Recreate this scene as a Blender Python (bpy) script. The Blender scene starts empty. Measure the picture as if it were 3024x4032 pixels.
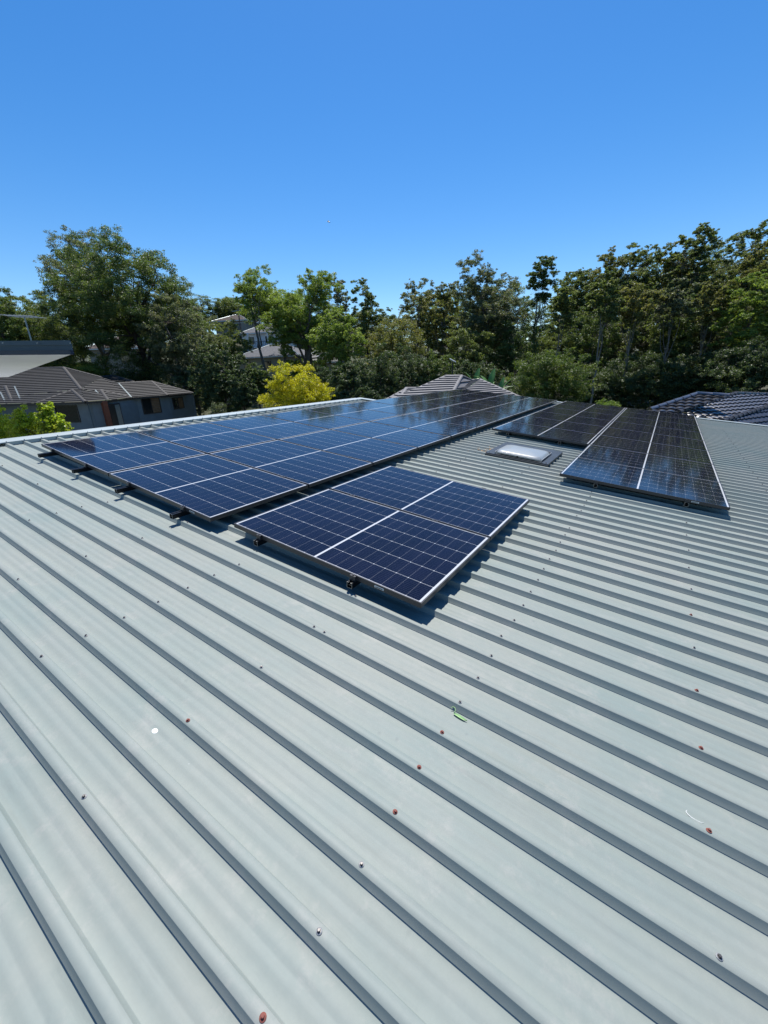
import bpy, bmesh, math, random
import numpy as np
from mathutils import Vector, Matrix

# ------------------------------------------------------------------ camera, world, sun
ROOF_PITCH = math.radians(6.0)          # ribs fall towards +x
MR = Matrix.Rotation(ROOF_PITCH, 4, 'Y')
CAM_R = [[0.82652, 0.56015, 0.05559], [0.25978, -0.29197, -0.92047], [-0.49938, 0.77523, -0.38684]]  # rows: right, down, forward in roof axes
CAM_C = Vector((2.5775, -1.7934, 1.3957))
scene = bpy.context.scene
col = scene.collection
right, down, fwd = [MR.to_3x3() @ Vector(r).normalized() for r in CAM_R]
EYE = MR @ CAM_C
cd = bpy.data.cameras.new('camera'); cam = bpy.data.objects.new('camera', cd); col.objects.link(cam)
cd.sensor_fit = 'HORIZONTAL'; cd.sensor_width = 36; cd.lens = 36 * 1580.1 / 3024
cd.clip_start = 0.05; cd.clip_end = 4000
cam.matrix_world = Matrix(((right.x, -down.x, -fwd.x, EYE.x), (right.y, -down.y, -fwd.y, EYE.y), (right.z, -down.z, -fwd.z, EYE.z), (0, 0, 0, 1)))
scene.camera = cam
scene.render.resolution_x = 768; scene.render.resolution_y = 1024

SUN_DIR = (MR.to_3x3() @ Vector((-0.34, 0.41, 1.0))).normalized()
sun_el = math.asin(SUN_DIR.z); sun_az = math.atan2(SUN_DIR.x, SUN_DIR.y)
world = bpy.data.worlds.new('World'); scene.world = world; world.use_nodes = True
wn = world.node_tree.nodes; wl = world.node_tree.links
bg = wn['Background']; sky = wn.new('ShaderNodeTexSky'); sky.sky_type = 'NISHITA'; sky.sun_disc = False
sky.sun_elevation = sun_el; sky.sun_rotation = sun_az
sky.altitude = 100; sky.air_density = 1.0; sky.dust_density = 0.15; sky.ozone_density = 3.2
hs = wn.new('ShaderNodeHueSaturation'); hs.inputs['Saturation'].default_value = 1.34; hs.inputs['Hue'].default_value = 0.503
wl.new(sky.outputs[0], hs.inputs['Color']); wl.new(hs.outputs[0], bg.inputs['Color'])
bg.inputs['Strength'].default_value = 0.11
sd = bpy.data.lights.new('sun', 'SUN'); sd.energy = 5.0; sd.angle = math.radians(0.53); sd.color = (1.0, 0.955, 0.89)
so = bpy.data.objects.new('sun', sd); col.objects.link(so)
so.rotation_euler = SUN_DIR.to_track_quat('Z', 'Y').to_euler(); so.location = (0, 0, 60)
scene.view_settings.view_transform = 'Standard'; scene.view_settings.look = 'None'
scene.view_settings.gamma = 1; scene.view_settings.exposure = 0.45

FH = Vector((fwd.x, fwd.y, 0)).normalized(); RH = Vector((FH.y, -FH.x, 0))
def ray(px, py):
    return (fwd + right * ((px - 1512) / 1580.1) + down * ((py - 2016) / 1580.1))
def G(px, py, D):
    d = ray(px, py); return EYE + d * (D / d.dot(FH))
def lift(px, py, p, n):
    d = ray(px, py); return EYE + d * ((p - EYE).dot(n) / d.dot(n))
def sm(a, b, x):
    t = max(0.0, min(1.0, (x - a) / (b - a))); return t * t * (3 - 2 * t)
def ground_z(x, y):
    r = Vector((x, y, 0)) - Vector((EYE.x, EYE.y, 0)); a = r.dot(RH); d = r.dot(FH)
    z = -3.9
    z += 14.0 * sm(40, 112, d) * math.exp(-((a + 32) / 36) ** 2)
    z += 3.0 * sm(60, 160, d) + 17.0 * sm(115, 300, d)
    z -= 1.0 * sm(18, 40, d) * math.exp(-((a - 10) / 22) ** 2)
    return z

# ------------------------------------------------------------------ helpers
def tag(o, label=None, cat=None, group=None, kind=None):
    if label: o['label'] = label
    if cat: o['category'] = cat
    if group: o['group'] = group
    if kind: o['kind'] = kind
    return o
def thing(name, label, cat, loc=(0, 0, 0), group=None, mat=None, kind=None):
    o = bpy.data.objects.new(name, None); col.objects.link(o); o.empty_display_size = 0.2
    if mat is not None: o.matrix_world = mat
    else: o.location = loc
    o['_m'] = 0; del o['_m']
    MATS[o.name] = (mat.copy() if mat is not None else Matrix.Translation(Vector(loc)))
    return tag(o, label, cat, group, kind)
MATS = {}
class MB:
    def __init__(s): s.v = []; s.f = []
    def add(s, vs, fs):
        b = len(s.v); s.v += [tuple(v) for v in vs]; s.f += [tuple(b + i for i in f) for f in fs]
    def box(s, a, b):
        x0, y0, z0 = a; x1, y1, z1 = b
        s.add([(x0, y0, z0), (x1, y0, z0), (x1, y1, z0), (x0, y1, z0), (x0, y0, z1), (x1, y0, z1), (x1, y1, z1), (x0, y1, z1)],
              [(0, 3, 2, 1), (4, 5, 6, 7), (0, 1, 5, 4), (1, 2, 6, 5), (2, 3, 7, 6), (3, 0, 4, 7)])
    def hexa(s, bottom, top):
        n = len(bottom)
        s.add(list(bottom) + list(top), [tuple(range(n))[::-1], tuple(range(n, 2 * n))] + [(i, (i + 1) % n, n + (i + 1) % n, n + i) for i in range(n)])
    def bar(s, p, q, w, h, up=Vector((0, 0, 1))):
        p = Vector(p); q = Vector(q); d = (q - p).normalized(); r = d.cross(up).normalized() * (w / 2); u = r.cross(d).normalized() * (h / 2)
        s.hexa([p - r - u, p + r - u, p + r + u, p - r + u], [q - r - u, q + r - u, q + r + u, q - r + u])
    def tube(s, pts, rad, n=6, cap=True):
        pts = [Vector(p) for p in pts]; k = len(pts); b = len(s.v)
        ref = Vector((0.31, 0.77, 0.2))
        for i, p in enumerate(pts):
            d = (pts[min(i + 1, k - 1)] - pts[max(i - 1, 0)]).normalized()
            x = d.cross(ref).normalized(); y = d.cross(x)
            r = rad[i] if hasattr(rad, '__len__') else rad
            for j in range(n):
                a = 2 * math.pi * j / n; q = p + (x * math.cos(a) + y * math.sin(a)) * r; s.v.append(tuple(q))
        for i in range(k - 1):
            for j in range(n):
                s.f.append((b + i * n + j, b + i * n + (j + 1) % n, b + (i + 1) * n + (j + 1) % n, b + (i + 1) * n + j))
        if cap:
            s.f.append(tuple(b + j for j in range(n))[::-1]); s.f.append(tuple(b + (k - 1) * n + j for j in range(n)))
    def lathe(s, c, prof, n=16):
        b = len(s.v)
        for r, z in prof:
            for j in range(n):
                a = 2 * math.pi * j / n; s.v.append((c[0] + r * math.cos(a), c[1] + r * math.sin(a), c[2] + z))
        for i in range(len(prof) - 1):
            for j in range(n): s.f.append((b + i * n + j, b + i * n + (j + 1) % n, b + (i + 1) * n + (j + 1) % n, b + (i + 1) * n + j))
        s.f.append(tuple(b + (len(prof) - 1) * n + j for j in range(n)))
def part(name, mb, mat, parent=None, world_space=False, smooth=False, recalc=True, label=None):
    me = bpy.data.meshes.new(name); vs = mb.v
    if world_space and parent is not None:
        inv = MATS[parent.name].inverted(); vs = [tuple(inv @ Vector(v)) for v in vs]
    me.from_pydata(vs, [], mb.f)
    if recalc:
        bm = bmesh.new(); bm.from_mesh(me); bmesh.ops.recalc_face_normals(bm, faces=bm.faces); bm.to_mesh(me); bm.free()
    me.update()
    if smooth: me.polygons.foreach_set('use_smooth', [True] * len(me.polygons))
    me.materials.append(mat)
    o = bpy.data.objects.new(name, me); col.objects.link(o)
    if parent is not None:
        o.parent = parent
        MATS[o.name] = MATS[parent.name]
    if label: o['label'] = label
    return o
def npmesh(name, V, F, mat, parent=None, smooth=False):
    me = bpy.data.meshes.new(name); n = len(F); k = F.shape[1]
    me.vertices.add(len(V)); me.vertices.foreach_set('co', V.astype(np.float32).ravel())
    me.loops.add(n * k); me.loops.foreach_set('vertex_index', F.astype(np.int32).ravel())
    me.polygons.add(n); me.polygons.foreach_set('loop_start', np.arange(0, n * k, k, dtype=np.int32)); me.polygons.foreach_set('loop_total', np.full(n, k, dtype=np.int32))
    if smooth: me.polygons.foreach_set('use_smooth', np.ones(n, dtype=bool))
    me.update(); me.validate()
    me.materials.append(mat)
    o = bpy.data.objects.new(name, me); col.objects.link(o)
    if parent is not None: o.parent = parent; MATS[o.name] = MATS[parent.name]
    return o
def copy_tree(o, parent=None):
    c = o.copy(); col.objects.link(c)
    if parent is not None: c.parent = parent
    for ch in list(o.children): copy_tree(ch, c)
    return c

# ------------------------------------------------------------------ materials
def newmat(name):
    m = bpy.data.materials.new(name); m.use_nodes = True; nt = m.node_tree; return m, nt, nt.nodes['Principled BSDF']
def N(nt, typ, **kw):
    n = nt.nodes.new(typ)
    for k, v in kw.items():
        if hasattr(n, k): setattr(n, k, v)
        else: n.inputs[k].default_value = v
    return n
def mathn(nt, op, a, b=None, c=None):
    n = nt.nodes.new('ShaderNodeMath'); n.operation = op
    for i, x in enumerate((a, b, c)):
        if x is None: continue
        if isinstance(x, (int, float)): n.inputs[i].default_value = x
        else: nt.links.new(x, n.inputs[i])
    return n.outputs[0]
def mixc(nt, fac, a, b):
    n = nt.nodes.new('ShaderNodeMix'); n.data_type = 'RGBA'
    for i, x in ((0, fac), (6, a), (7, b)):
        if isinstance(x, (int, float)): n.inputs[i].default_value = x
        elif isinstance(x, tuple): n.inputs[i].default_value = (*x, 1) if len(x) == 3 else x
        else: nt.links.new(x, n.inputs[i])
    return n.outputs[2]
def ramp(nt, src, p0, p1):
    n = nt.nodes.new('ShaderNodeMapRange'); n.inputs[1].default_value = p0; n.inputs[2].default_value = p1; nt.links.new(src, n.inputs[0]); n.clamp = True; return n.outputs[0]
def noise(nt, vec, scale, detail=4, rough=0.55):
    n = nt.nodes.new('ShaderNodeTexNoise'); n.inputs['Scale'].default_value = scale; n.inputs['Detail'].default_value = detail; n.inputs['Roughness'].default_value = rough
    nt.links.new(vec, n.inputs['Vector']); return n.outputs[0]
def plain(name, c, rough=0.6, metal=0.0, var=0.15, scale=6.0, bump=0.0, spec=0.5):
    m, nt, b = newmat(name); tc = nt.nodes.new('ShaderNodeTexCoord')
    f = noise(nt, tc.outputs['Object'], scale, 5)
    f = ramp(nt, f, 0.3, 0.7)
    nt.links.new(mixc(nt, f, tuple(x * (1 - var) for x in c), tuple(min(1, x * (1 + var)) for x in c)), b.inputs['Base Color'])
    b.inputs['Roughness'].default_value = rough; b.inputs['Metallic'].default_value = metal; b.inputs['Specular IOR Level'].default_value = spec
    if bump:
        bp = nt.nodes.new('ShaderNodeBump'); bp.inputs['Strength'].default_value = bump; bp.inputs['Distance'].default_value = 0.01
        nt.links.new(noise(nt, tc.outputs['Object'], scale * 6, 4), bp.inputs['Height']); nt.links.new(bp.outputs[0], b.inputs['Normal'])
    return m

def roof_paint():
    m, nt, b = newmat('weathered roof paint'); tc = nt.nodes.new('ShaderNodeTexCoord'); obj = tc.outputs['Object']
    mp = nt.nodes.new('ShaderNodeMapping'); mp.inputs['Scale'].default_value = (0.35, 2.5, 1); nt.links.new(obj, mp.inputs[0])
    big = ramp(nt, noise(nt, obj, 0.8, 6, 0.65), 0.38, 0.62)
    stre = ramp(nt, noise(nt, mp.outputs[0], 2.2, 5, 0.6), 0.35, 0.7)
    fine = ramp(nt, noise(nt, obj, 38, 6, 0.7), 0.3, 0.7)
    c = mixc(nt, big, (0.190, 0.238, 0.226), (0.240, 0.262, 0.240))
    c = mixc(nt, mathn(nt, 'MULTIPLY', stre, 0.5), c, (0.262, 0.286, 0.262))
    c = mixc(nt, mathn(nt, 'MULTIPLY', fine, 0.30), c, (0.175, 0.205, 0.195))
    sp = N(nt, 'ShaderNodeTexVoronoi', Scale=9.0); nt.links.new(obj, sp.inputs['Vector'])
    wob = noise(nt, obj, 60, 3)
    blot = ramp(nt, mathn(nt, 'ADD', sp.outputs['Distance'], mathn(nt, 'MULTIPLY', wob, 0.12)), 0.16, 0.06)
    sel = ramp(nt, noise(nt, obj, 5.3, 2), 0.5, 0.62)
    c = mixc(nt, mathn(nt, 'MULTIPLY', mathn(nt, 'MULTIPLY', blot, sel), 0.6), c, (0.14, 0.165, 0.165))
    mp2 = nt.nodes.new('ShaderNodeMapping'); mp2.inputs['Scale'].default_value = (0.5, 9.0, 1); nt.links.new(obj, mp2.inputs[0])
    run = mathn(nt, 'MULTIPLY', ramp(nt, noise(nt, mp2.outputs[0], 2.0, 6, 0.7), 0.52, 0.74), ramp(nt, noise(nt, obj, 1.1, 3), 0.42, 0.62))
    c = mixc(nt, mathn(nt, 'MULTIPLY', run, 0.45), c, (0.17, 0.18, 0.155))
    pat = ramp(nt, noise(nt, obj, 4.2, 8, 0.78), 0.54, 0.66)
    c = mixc(nt, mathn(nt, 'MULTIPLY', pat, 0.55), c, (0.285, 0.295, 0.275))
    pat2 = ramp(nt, noise(nt, mp.outputs[0], 6.5, 8, 0.75), 0.55, 0.68)
    c = mixc(nt, mathn(nt, 'MULTIPLY', pat2, 0.38), c, (0.16, 0.185, 0.18))
    sc = nt.nodes.new('ShaderNodeTexVoronoi'); sc.inputs['Scale'].default_value = 2.6; nt.links.new(obj, sc.inputs['Vector'])
    chip = ramp(nt, sc.outputs['Distance'], 0.013, 0.005)
    c = mixc(nt, mathn(nt, 'MULTIPLY', chip, 0.8), c, (0.55, 0.57, 0.58))
    nt.links.new(c, b.inputs['Base Color'])
    r = mathn(nt, 'ADD', mathn(nt, 'MULTIPLY', stre, 0.12), 0.56); nt.links.new(r, b.inputs['Roughness'])
    b.inputs['Specular IOR Level'].default_value = 0.3
    bp = nt.nodes.new('ShaderNodeBump'); bp.inputs['Strength'].default_value = 0.12; bp.inputs['Distance'].default_value = 0.004
    nt.links.new(mathn(nt, 'ADD', noise(nt, mp.outputs[0], 3.0, 3), mathn(nt, 'MULTIPLY', noise(nt, obj, 55, 3), 0.08)), bp.inputs['Height']); nt.links.new(bp.outputs[0], b.inputs['Normal'])
    return m

L, W, GAP = 1.722, 1.134, 0.02
def pv_mat():
    m, nt, b = newmat('photovoltaic cells'); tc = nt.nodes.new('ShaderNodeTexCoord'); sx = nt.nodes.new('ShaderNodeSeparateXYZ'); nt.links.new(tc.outputs['Object'], sx.inputs[0])
    u, v = sx.outputs[0], sx.outputs[1]
    MU, CG, MV = 0.025, 0.0085, 0.0145
    pu = (L / 2 - CG - MU) / 9; pv_ = (W - 2 * MV) / 6
    uc = mathn(nt, 'ABSOLUTE', mathn(nt, 'SUBTRACT', u, L / 2))             # distance from middle
    ue = mathn(nt, 'SUBTRACT', uc, CG)                                     # 0 at first cell
    def edge(x, p):                                                        # distance to nearest multiple of p
        return mathn(nt, 'PINGPONG', x, p / 2)
    def near(d, p): # pingpong gives 0 at multiples of p
        return d
    du = mathn(nt, 'PINGPONG', ue, pu / 2); vv = mathn(nt, 'SUBTRACT', v, MV); dv = mathn(nt, 'PINGPONG', vv, pv_ / 2)
    dua = du; dva = dv
    white = mathn(nt, 'LESS_THAN', dva, 0.0011)
    gapu = mathn(nt, 'MULTIPLY', mathn(nt, 'LESS_THAN', dua, 0.0006), 0.35)
    dia = mathn(nt, 'LESS_THAN', mathn(nt, 'ADD', dua, dva), 0.0056)
    vb = mathn(nt, 'PINGPONG', mathn(nt, 'SUBTRACT', vv, pv_ / 20), pv_ / 20)
    bus = mathn(nt, 'MULTIPLY', mathn(nt, 'LESS_THAN', vb, 0.0006), 0.4)
    mid = mathn(nt, 'LESS_THAN', uc, CG)
    endm = mathn(nt, 'GREATER_THAN', uc, L / 2 - MU)
    vm = mathn(nt, 'GREATER_THAN', mathn(nt, 'ABSOLUTE', mathn(nt, 'SUBTRACT', v, W / 2)), W / 2 - MV)
    lines = mathn(nt, 'MAXIMUM', mathn(nt, 'MAXIMUM', white, dia), mathn(nt, 'MAXIMUM', mid, mathn(nt, 'MAXIMUM', endm, vm)))
    # per-cell tone
    wn_ = nt.nodes.new('ShaderNodeTexWhiteNoise'); wn_.noise_dimensions = '2D'
    cmb = nt.nodes.new('ShaderNodeCombineXYZ'); nt.links.new(mathn(nt, 'FLOOR', mathn(nt, 'DIVIDE', u, pu)), cmb.inputs[0]); nt.links.new(mathn(nt, 'FLOOR', mathn(nt, 'DIVIDE', vv, pv_)), cmb.inputs[1])
    nt.links.new(cmb.outputs[0], wn_.inputs['Vector'])
    cell = mixc(nt, wn_.outputs['Value'], (0.0032, 0.0038, 0.012), (0.0048, 0.0055, 0.017))
    c = mixc(nt, gapu, cell, (0.45, 0.47, 0.5)); c = mixc(nt, bus, c, (0.10, 0.12, 0.17)); c = mixc(nt, lines, c, (0.46, 0.48, 0.50))
    dust = ramp(nt, noise(nt, tc.outputs['Object'], 3.0, 6, 0.65), 0.35, 0.8)
    c = mixc(nt, mathn(nt, 'MULTIPLY', dust, 0.006), c, (0.5, 0.48, 0.45))
    nt.links.new(c, b.inputs['Base Color']); b.inputs['Roughness'].default_value = 0.6; b.inputs['Specular IOR Level'].default_value = 0.0
    b.inputs['Coat Weight'].default_value = 1.0; b.inputs['Coat Roughness'].default_value = 0.075; b.inputs['Coat IOR'].default_value = 1.31
    bp = nt.nodes.new('ShaderNodeBump'); bp.inputs['Strength'].default_value = 0.03; bp.inputs['Distance'].default_value = 0.0004
    nt.links.new(noise(nt, tc.outputs['Object'], 240, 2), bp.inputs['Height']); nt.links.new(bp.outputs[0], b.inputs['Coat Normal'])
    return m

def leaf_mat(name, c1, c2, tip=None, trans=0.3, rough=0.5):
    m, nt, b = newmat(name); tc = nt.nodes.new('ShaderNodeTexCoord'); geo = nt.nodes.new('ShaderNodeNewGeometry')
    f = ramp(nt, noise(nt, tc.outputs['Object'], 0.45, 3), 0.35, 0.65)
    c = mixc(nt, f, c1, c2)
    r = geo.outputs['Random Per Island']
    if tip:
        f2 = mathn(nt, 'MULTIPLY', ramp(nt, noise(nt, tc.outputs['Object'], 0.9, 2), 0.5, 0.68), ramp(nt, r, 0.3, 0.9)); c = mixc(nt, f2, c, tip)
    hv = nt.nodes.new('ShaderNodeHueSaturation'); nt.links.new(c, hv.inputs['Color'])
    nt.links.new(mathn(nt, 'ADD', mathn(nt, 'MULTIPLY', r, 0.8), 0.85), hv.inputs['Value'])
    nt.links.new(hv.outputs[0], b.inputs['Base Color']); b.inputs['Roughness'].default_value = rough; b.inputs['Specular IOR Level'].default_value = 0.35
    tr = nt.nodes.new('ShaderNodeBsdfTranslucent'); g = nt.nodes.new('ShaderNodeMix'); g.data_type = 'RGBA'; g.blend_type = 'MULTIPLY'; g.inputs[0].default_value = 1
    nt.links.new(hv.outputs[0], g.inputs[6]); g.inputs[7].default_value = (1.9, 2.0, 0.8, 1); nt.links.new(g.outputs[2], tr.inputs[0])
    mx = nt.nodes.new('ShaderNodeMixShader'); mx.inputs[0].default_value = trans
    nt.links.new(b.outputs[0], mx.inputs[1]); nt.links.new(tr.outputs[0], mx.inputs[2]); nt.links.new(mx.outputs[0], nt.nodes['Material Output'].inputs[0])
    return m

M = {}
M['roof'] = roof_paint(); M['pv'] = pv_mat()
M['frame'] = plain('black anodised frame', (0.024, 0.024, 0.028), 0.38, 0.0, 0.1, 8)
M['rail'] = plain('black rail', (0.016, 0.017, 0.02), 0.35, 0.5, 0.2, 10)
M['rail_cut'] = plain('cut aluminium', (0.35, 0.36, 0.36), 0.45, 0.8, 0.1, 20)
M['cap'] = plain('pale capping', (0.3520, 0.4000, 0.4000), 0.42, 0, 0.08, 1.5, 0.1)
M['cap_dark'] = plain('blue grey apron', (0.1120, 0.1520, 0.1760), 0.45, 0, 0.15, 1.5, 0.1)
M['screw'] = plain('zinc screw', (0.10, 0.095, 0.095), 0.45, 0.6, 0.25, 60)
M['washer'] = plain('pale washer', (0.2400, 0.2480, 0.2560), 0.5, 0.2, 0.2, 60)
M['rubber'] = plain('black washer rubber', (0.02, 0.02, 0.02), 0.7, 0, 0.1, 60)
M['rust'] = plain('rusted screw', (0.19, 0.055, 0.04), 0.75, 0.0, 0.35, 90)
M['sticker'] = plain('white sticker', (0.6, 0.6, 0.58), 0.5, 0, 0.05)
M['tray'] = plain('skylight tray', (0.045, 0.052, 0.058), 0.4, 0.2, 0.2, 5)
M['white'] = plain('white', (0.6800, 0.6885, 0.6800), 0.5, 0, 0.03)
M['brick'] = plain('rendered wall', (0.2520, 0.2380, 0.2100), 0.8, 0, 0.1)
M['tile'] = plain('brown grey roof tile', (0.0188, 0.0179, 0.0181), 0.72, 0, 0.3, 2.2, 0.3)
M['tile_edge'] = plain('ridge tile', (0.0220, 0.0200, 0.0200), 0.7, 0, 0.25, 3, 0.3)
M['tile_mid'] = plain('grey roof tile', (0.1346, 0.1316, 0.1377), 0.7, 0, 0.2, 2.2, 0.3)
M['tile_hill'] = plain('grey hill roof tile', (0.0910, 0.0945, 0.1050), 0.6, 0, 0.25, 2.2, 0.3)
M['tile_brown'] = plain('red brown roof tile', (0.0770, 0.0525, 0.0420), 0.75, 0, 0.25, 2.2, 0.3)
M['tile_gloss'] = plain('glazed black tile', (0.030, 0.030, 0.034), 0.22, 0, 0.2, 3, 0.05, 0.8)
M['tile_gloss_cap'] = plain('glazed ridge tile', (0.07, 0.075, 0.095), 0.26, 0, 0.2, 3, 0.05, 0.9)
M['render_blue'] = plain('blue grey render', (0.115, 0.145, 0.165), 0.8, 0, 0.12, 1.4, 0.2)
M['cream'] = plain('cream render', (0.3450, 0.3150, 0.2400), 0.8, 0, 0.1, 1)
M['orange'] = plain('orange timber post', (0.1320, 0.0360, 0.0150), 0.6, 0, 0.2, 4)
M['dark'] = plain('dark frame', (0.02, 0.016, 0.015), 0.5, 0, 0.2)
M['blind'] = plain('timber blind', (0.15, 0.085, 0.04), 0.6, 0, 0.3, 5)
M['flash'] = plain('zinc valley flashing', (0.2160, 0.2520, 0.2580), 0.4, 0.5, 0.1)
M['fascia'] = plain('dark blue fascia', (0.0385, 0.0682, 0.0902), 0.4, 0, 0.12, 2)
M['gutter'] = plain('navy gutter', (0.018, 0.028, 0.055), 0.32, 0.1, 0.12, 2)
M['soffit'] = plain('grey green soffit', (0.72, 0.77, 0.80), 0.8, 0, 0.05, 1)
M['bark'] = plain('grey bark', (0.11, 0.09, 0.075), 0.9, 0, 0.35, 3, 0.5)
M['bark_pale'] = plain('pale gum bark', (0.1638, 0.1515, 0.1351), 0.8, 0, 0.35, 2, 0.3)
M['bark_dark'] = plain('dark bark', (0.045, 0.036, 0.03), 0.95, 0, 0.3, 3, 0.5)
for k_ in ('tile_gloss', 'tile_gloss_cap'):
    b = M[k_].node_tree.nodes['Principled BSDF']; b.inputs['Specular IOR Level'].default_value = 0.6; b.inputs['Roughness'].default_value = 0.32; b.inputs['Coat Weight'].default_value = 0.6; b.inputs['Coat Roughness'].default_value = 0.12; b.inputs['Coat IOR'].default_value = 1.5
gl, nt, b = newmat('window glass'); b.inputs['Base Color'].default_value = (0.012, 0.016, 0.018, 1); b.inputs['Roughness'].default_value = 0.06
M['glass'] = gl
M['leaf_gum'] = leaf_mat('gum leaves', (0.070, 0.094, 0.034), (0.108, 0.132, 0.050), (0.15, 0.155, 0.065), 0.40)
M['leaf_brown'] = leaf_mat('browning gum leaves', (0.082, 0.096, 0.036), (0.128, 0.130, 0.052), (0.20, 0.17, 0.08), 0.40)
M['leaf_blue'] = leaf_mat('blue green gum leaves', (0.066, 0.084, 0.050), (0.105, 0.120, 0.072), (0.16, 0.14, 0.095), 0.34)
M['leaf_light'] = leaf_mat('light green leaves', (0.095, 0.140, 0.032), (0.145, 0.190, 0.050), (0.20, 0.22, 0.07), 0.42)
M['leaf_dense'] = leaf_mat('dense green leaves', (0.052, 0.082, 0.026), (0.084, 0.115, 0.038), (0.12, 0.145, 0.05), 0.32)
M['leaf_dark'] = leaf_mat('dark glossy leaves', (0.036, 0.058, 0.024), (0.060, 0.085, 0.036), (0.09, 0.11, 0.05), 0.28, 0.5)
M['leaf_yellow'] = leaf_mat('yellow leaves', (0.25, 0.24, 0.010), (0.36, 0.32, 0.02), (0.13, 0.18, 0.02), 0.38)
M['leaf_hedge'] = leaf_mat('young hedge leaves', (0.19, 0.25, 0.03), (0.28, 0.33, 0.045), (0.22, 0.17, 0.07), 0.45, 0.35)
M['leaf_bush'] = leaf_mat('bush leaves', (0.050, 0.080, 0.020), (0.085, 0.118, 0.028), (0.14, 0.155, 0.045), 0.3)

# ------------------------------------------------------------------ structure: ground
def build_ground():
    n = 150; ext = 2400; xs = np.sign(np.linspace(-1, 1, n)) * np.abs(np.linspace(-1, 1, n)) ** 2.6 * ext
    V = np.array([(x + EYE.x, y + EYE.y + 40, ground_z(x + EYE.x, y + EYE.y + 40)) for y in xs for x in xs])
    i = np.arange(n - 1); a = (i[:, None] * n + i[None, :]).ravel(); F = np.stack([a, a + 1, a + n + 1, a + n], 1)
    m, nt, b = newmat('leaf litter and grass'); tc = nt.nodes.new('ShaderNodeTexCoord')
    c = mixc(nt, ramp(nt, noise(nt, tc.outputs['Object'], 0.15, 6), 0.4, 0.6), (0.035, 0.045, 0.018), (0.06, 0.05, 0.03))
    c = mixc(nt, mathn(nt, 'MULTIPLY', noise(nt, tc.outputs['Object'], 4, 5), 0.5), c, (0.05, 0.07, 0.02))
    nt.links.new(c, b.inputs['Base Color']); b.inputs['Roughness'].default_value = 0.95
    o = npmesh('ground', V, F, m, None, True); tag(o, kind='structure')
build_ground()
mb = MB(); yp = []
for i in range(13):
    for j in range(13):
        p = EYE - RH * (6.5 + i * 1.6) + FH * (2 + j * 1.9); yp.append((p.x, p.y, ground_z(p.x, p.y) + 0.03))
mb.add(yp, [(i * 13 + j, i * 13 + j + 1, (i + 1) * 13 + j + 1, (i + 1) * 13 + j) for i in range(12) for j in range(12)])
tag(part('bounce_slab', mb, plain('pale bounce concrete', (0.34, 0.335, 0.32), 0.85, 0, 0.15, 0.8, 0.2), None), kind='structure')  # unseen pale slab, added to bounce sunlight up onto the patio soffit

# ------------------------------------------------------------------ our house: ribbed roof
PITCH = 0.1905; SHEAR = 0.024; V0 = 0.15; ZC = -0.105; ZP = -0.1392
def vshift(u): return SHEAR * (u - 2.18)
prof = [(-0.0175, ZC - 0.0012), (-0.0165, ZC), (0.0165, ZC), (0.0175, ZC - 0.0012), (0.0278, ZP + 0.001), (0.0298, ZP), (0.060, ZP), (0.070, ZP + 0.0020), (0.084, ZP + 0.0020), (0.094, ZP), (0.101, ZP), (0.111, ZP + 0.0020), (0.125, ZP + 0.0020), (0.135, ZP), (PITCH - 0.0298, ZP), (PITCH - 0.0278, ZP + 0.001)]
def ribbed(us, k0, k1, v_end=None):
    mb_v = []; rng = random.Random(5)
    P = []
    for k in range(k0, k1):
        for dv, z in prof: P.append((V0 + k * PITCH + dv, z))
    if v_end is not None: P = [p for p in P if p[0] < v_end]
    nu = len(us)
    V = np.array([(u, v + vshift(u), z) for (v, z) in P for u in us])
    i = np.arange(len(P) - 1)[:, None] * nu + np.arange(nu - 1)[None, :]; a = i.ravel()
    F = np.stack([a, a + 1, a + nu + 1, a + nu], 1)
    return V, F
house = thing('house', 'large house whose pale grey ribbed metal roof fills the foreground', 'house', mat=MR.copy())
us = np.linspace(-3.72, 12.5, 40); V, F = ribbed(us, -28, 68)
us2 = np.linspace(-4.50, -3.72, 4); Vb, Fb = ribbed(us2, -28, 40)
sheet = npmesh('roof_sheet', np.concatenate([V, Vb]), np.concatenate([F, Fb + len(V)]), M['roof'], house)
kcrest = lambda k, u: V0 + k * PITCH + vshift(u)
# high-edge capping, scribed over the ribs
mb = MB()
def vq(u0, u1, va, vb, z0, z1):
    mb.hexa([(u0, va + vshift(u0), z0), (u1, va + vshift(u1), z0), (u1, vb + vshift(u1), z0), (u0, vb + vshift(u0), z0)], [(u0, va + vshift(u0), z1), (u1, va + vshift(u1), z1), (u1, vb + vshift(u1), z1), (u0, vb + vshift(u0), z1)])
vq(-4.66, -4.46, -0.25, 7.78, -0.100, -0.088); vq(-4.69, -4.662, -0.25, 7.78, -0.30, -0.088)
for k in range(-1, 40):
    v = V0 + k * PITCH; vq(-4.478, -4.463, v + 0.024, v + PITCH - 0.024, ZP + 0.004, -0.1005)
    vq(-4.478, -4.460, v - 0.013, v + 0.013, ZC + 0.001, -0.1005)
part('ridge_capping', mb, M['cap'], house)
mb = MB(); vq(-4.66, -4.44, -5.2, -0.26, -0.118, -0.104); vq(-4.70, -4.662, -5.2, -0.26, -0.32, -0.104); part('ridge_apron', mb, M['cap_dark'], house)
mb = MB()
ve = 7.78
vq(-4.66, -3.69, ve + 0.002, ve + 0.17, -0.100, -0.086); vq(-4.66, -3.69, ve + 0.172, ve + 0.19, -0.32, -0.086)
vq(-3.715, 12.5, 13.02, 13.17, -0.100, -0.086); vq(-3.715, 12.5, 13.172, 13.19, -0.34, -0.086)
part('barge_capping', mb, M['cap'], house)
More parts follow.
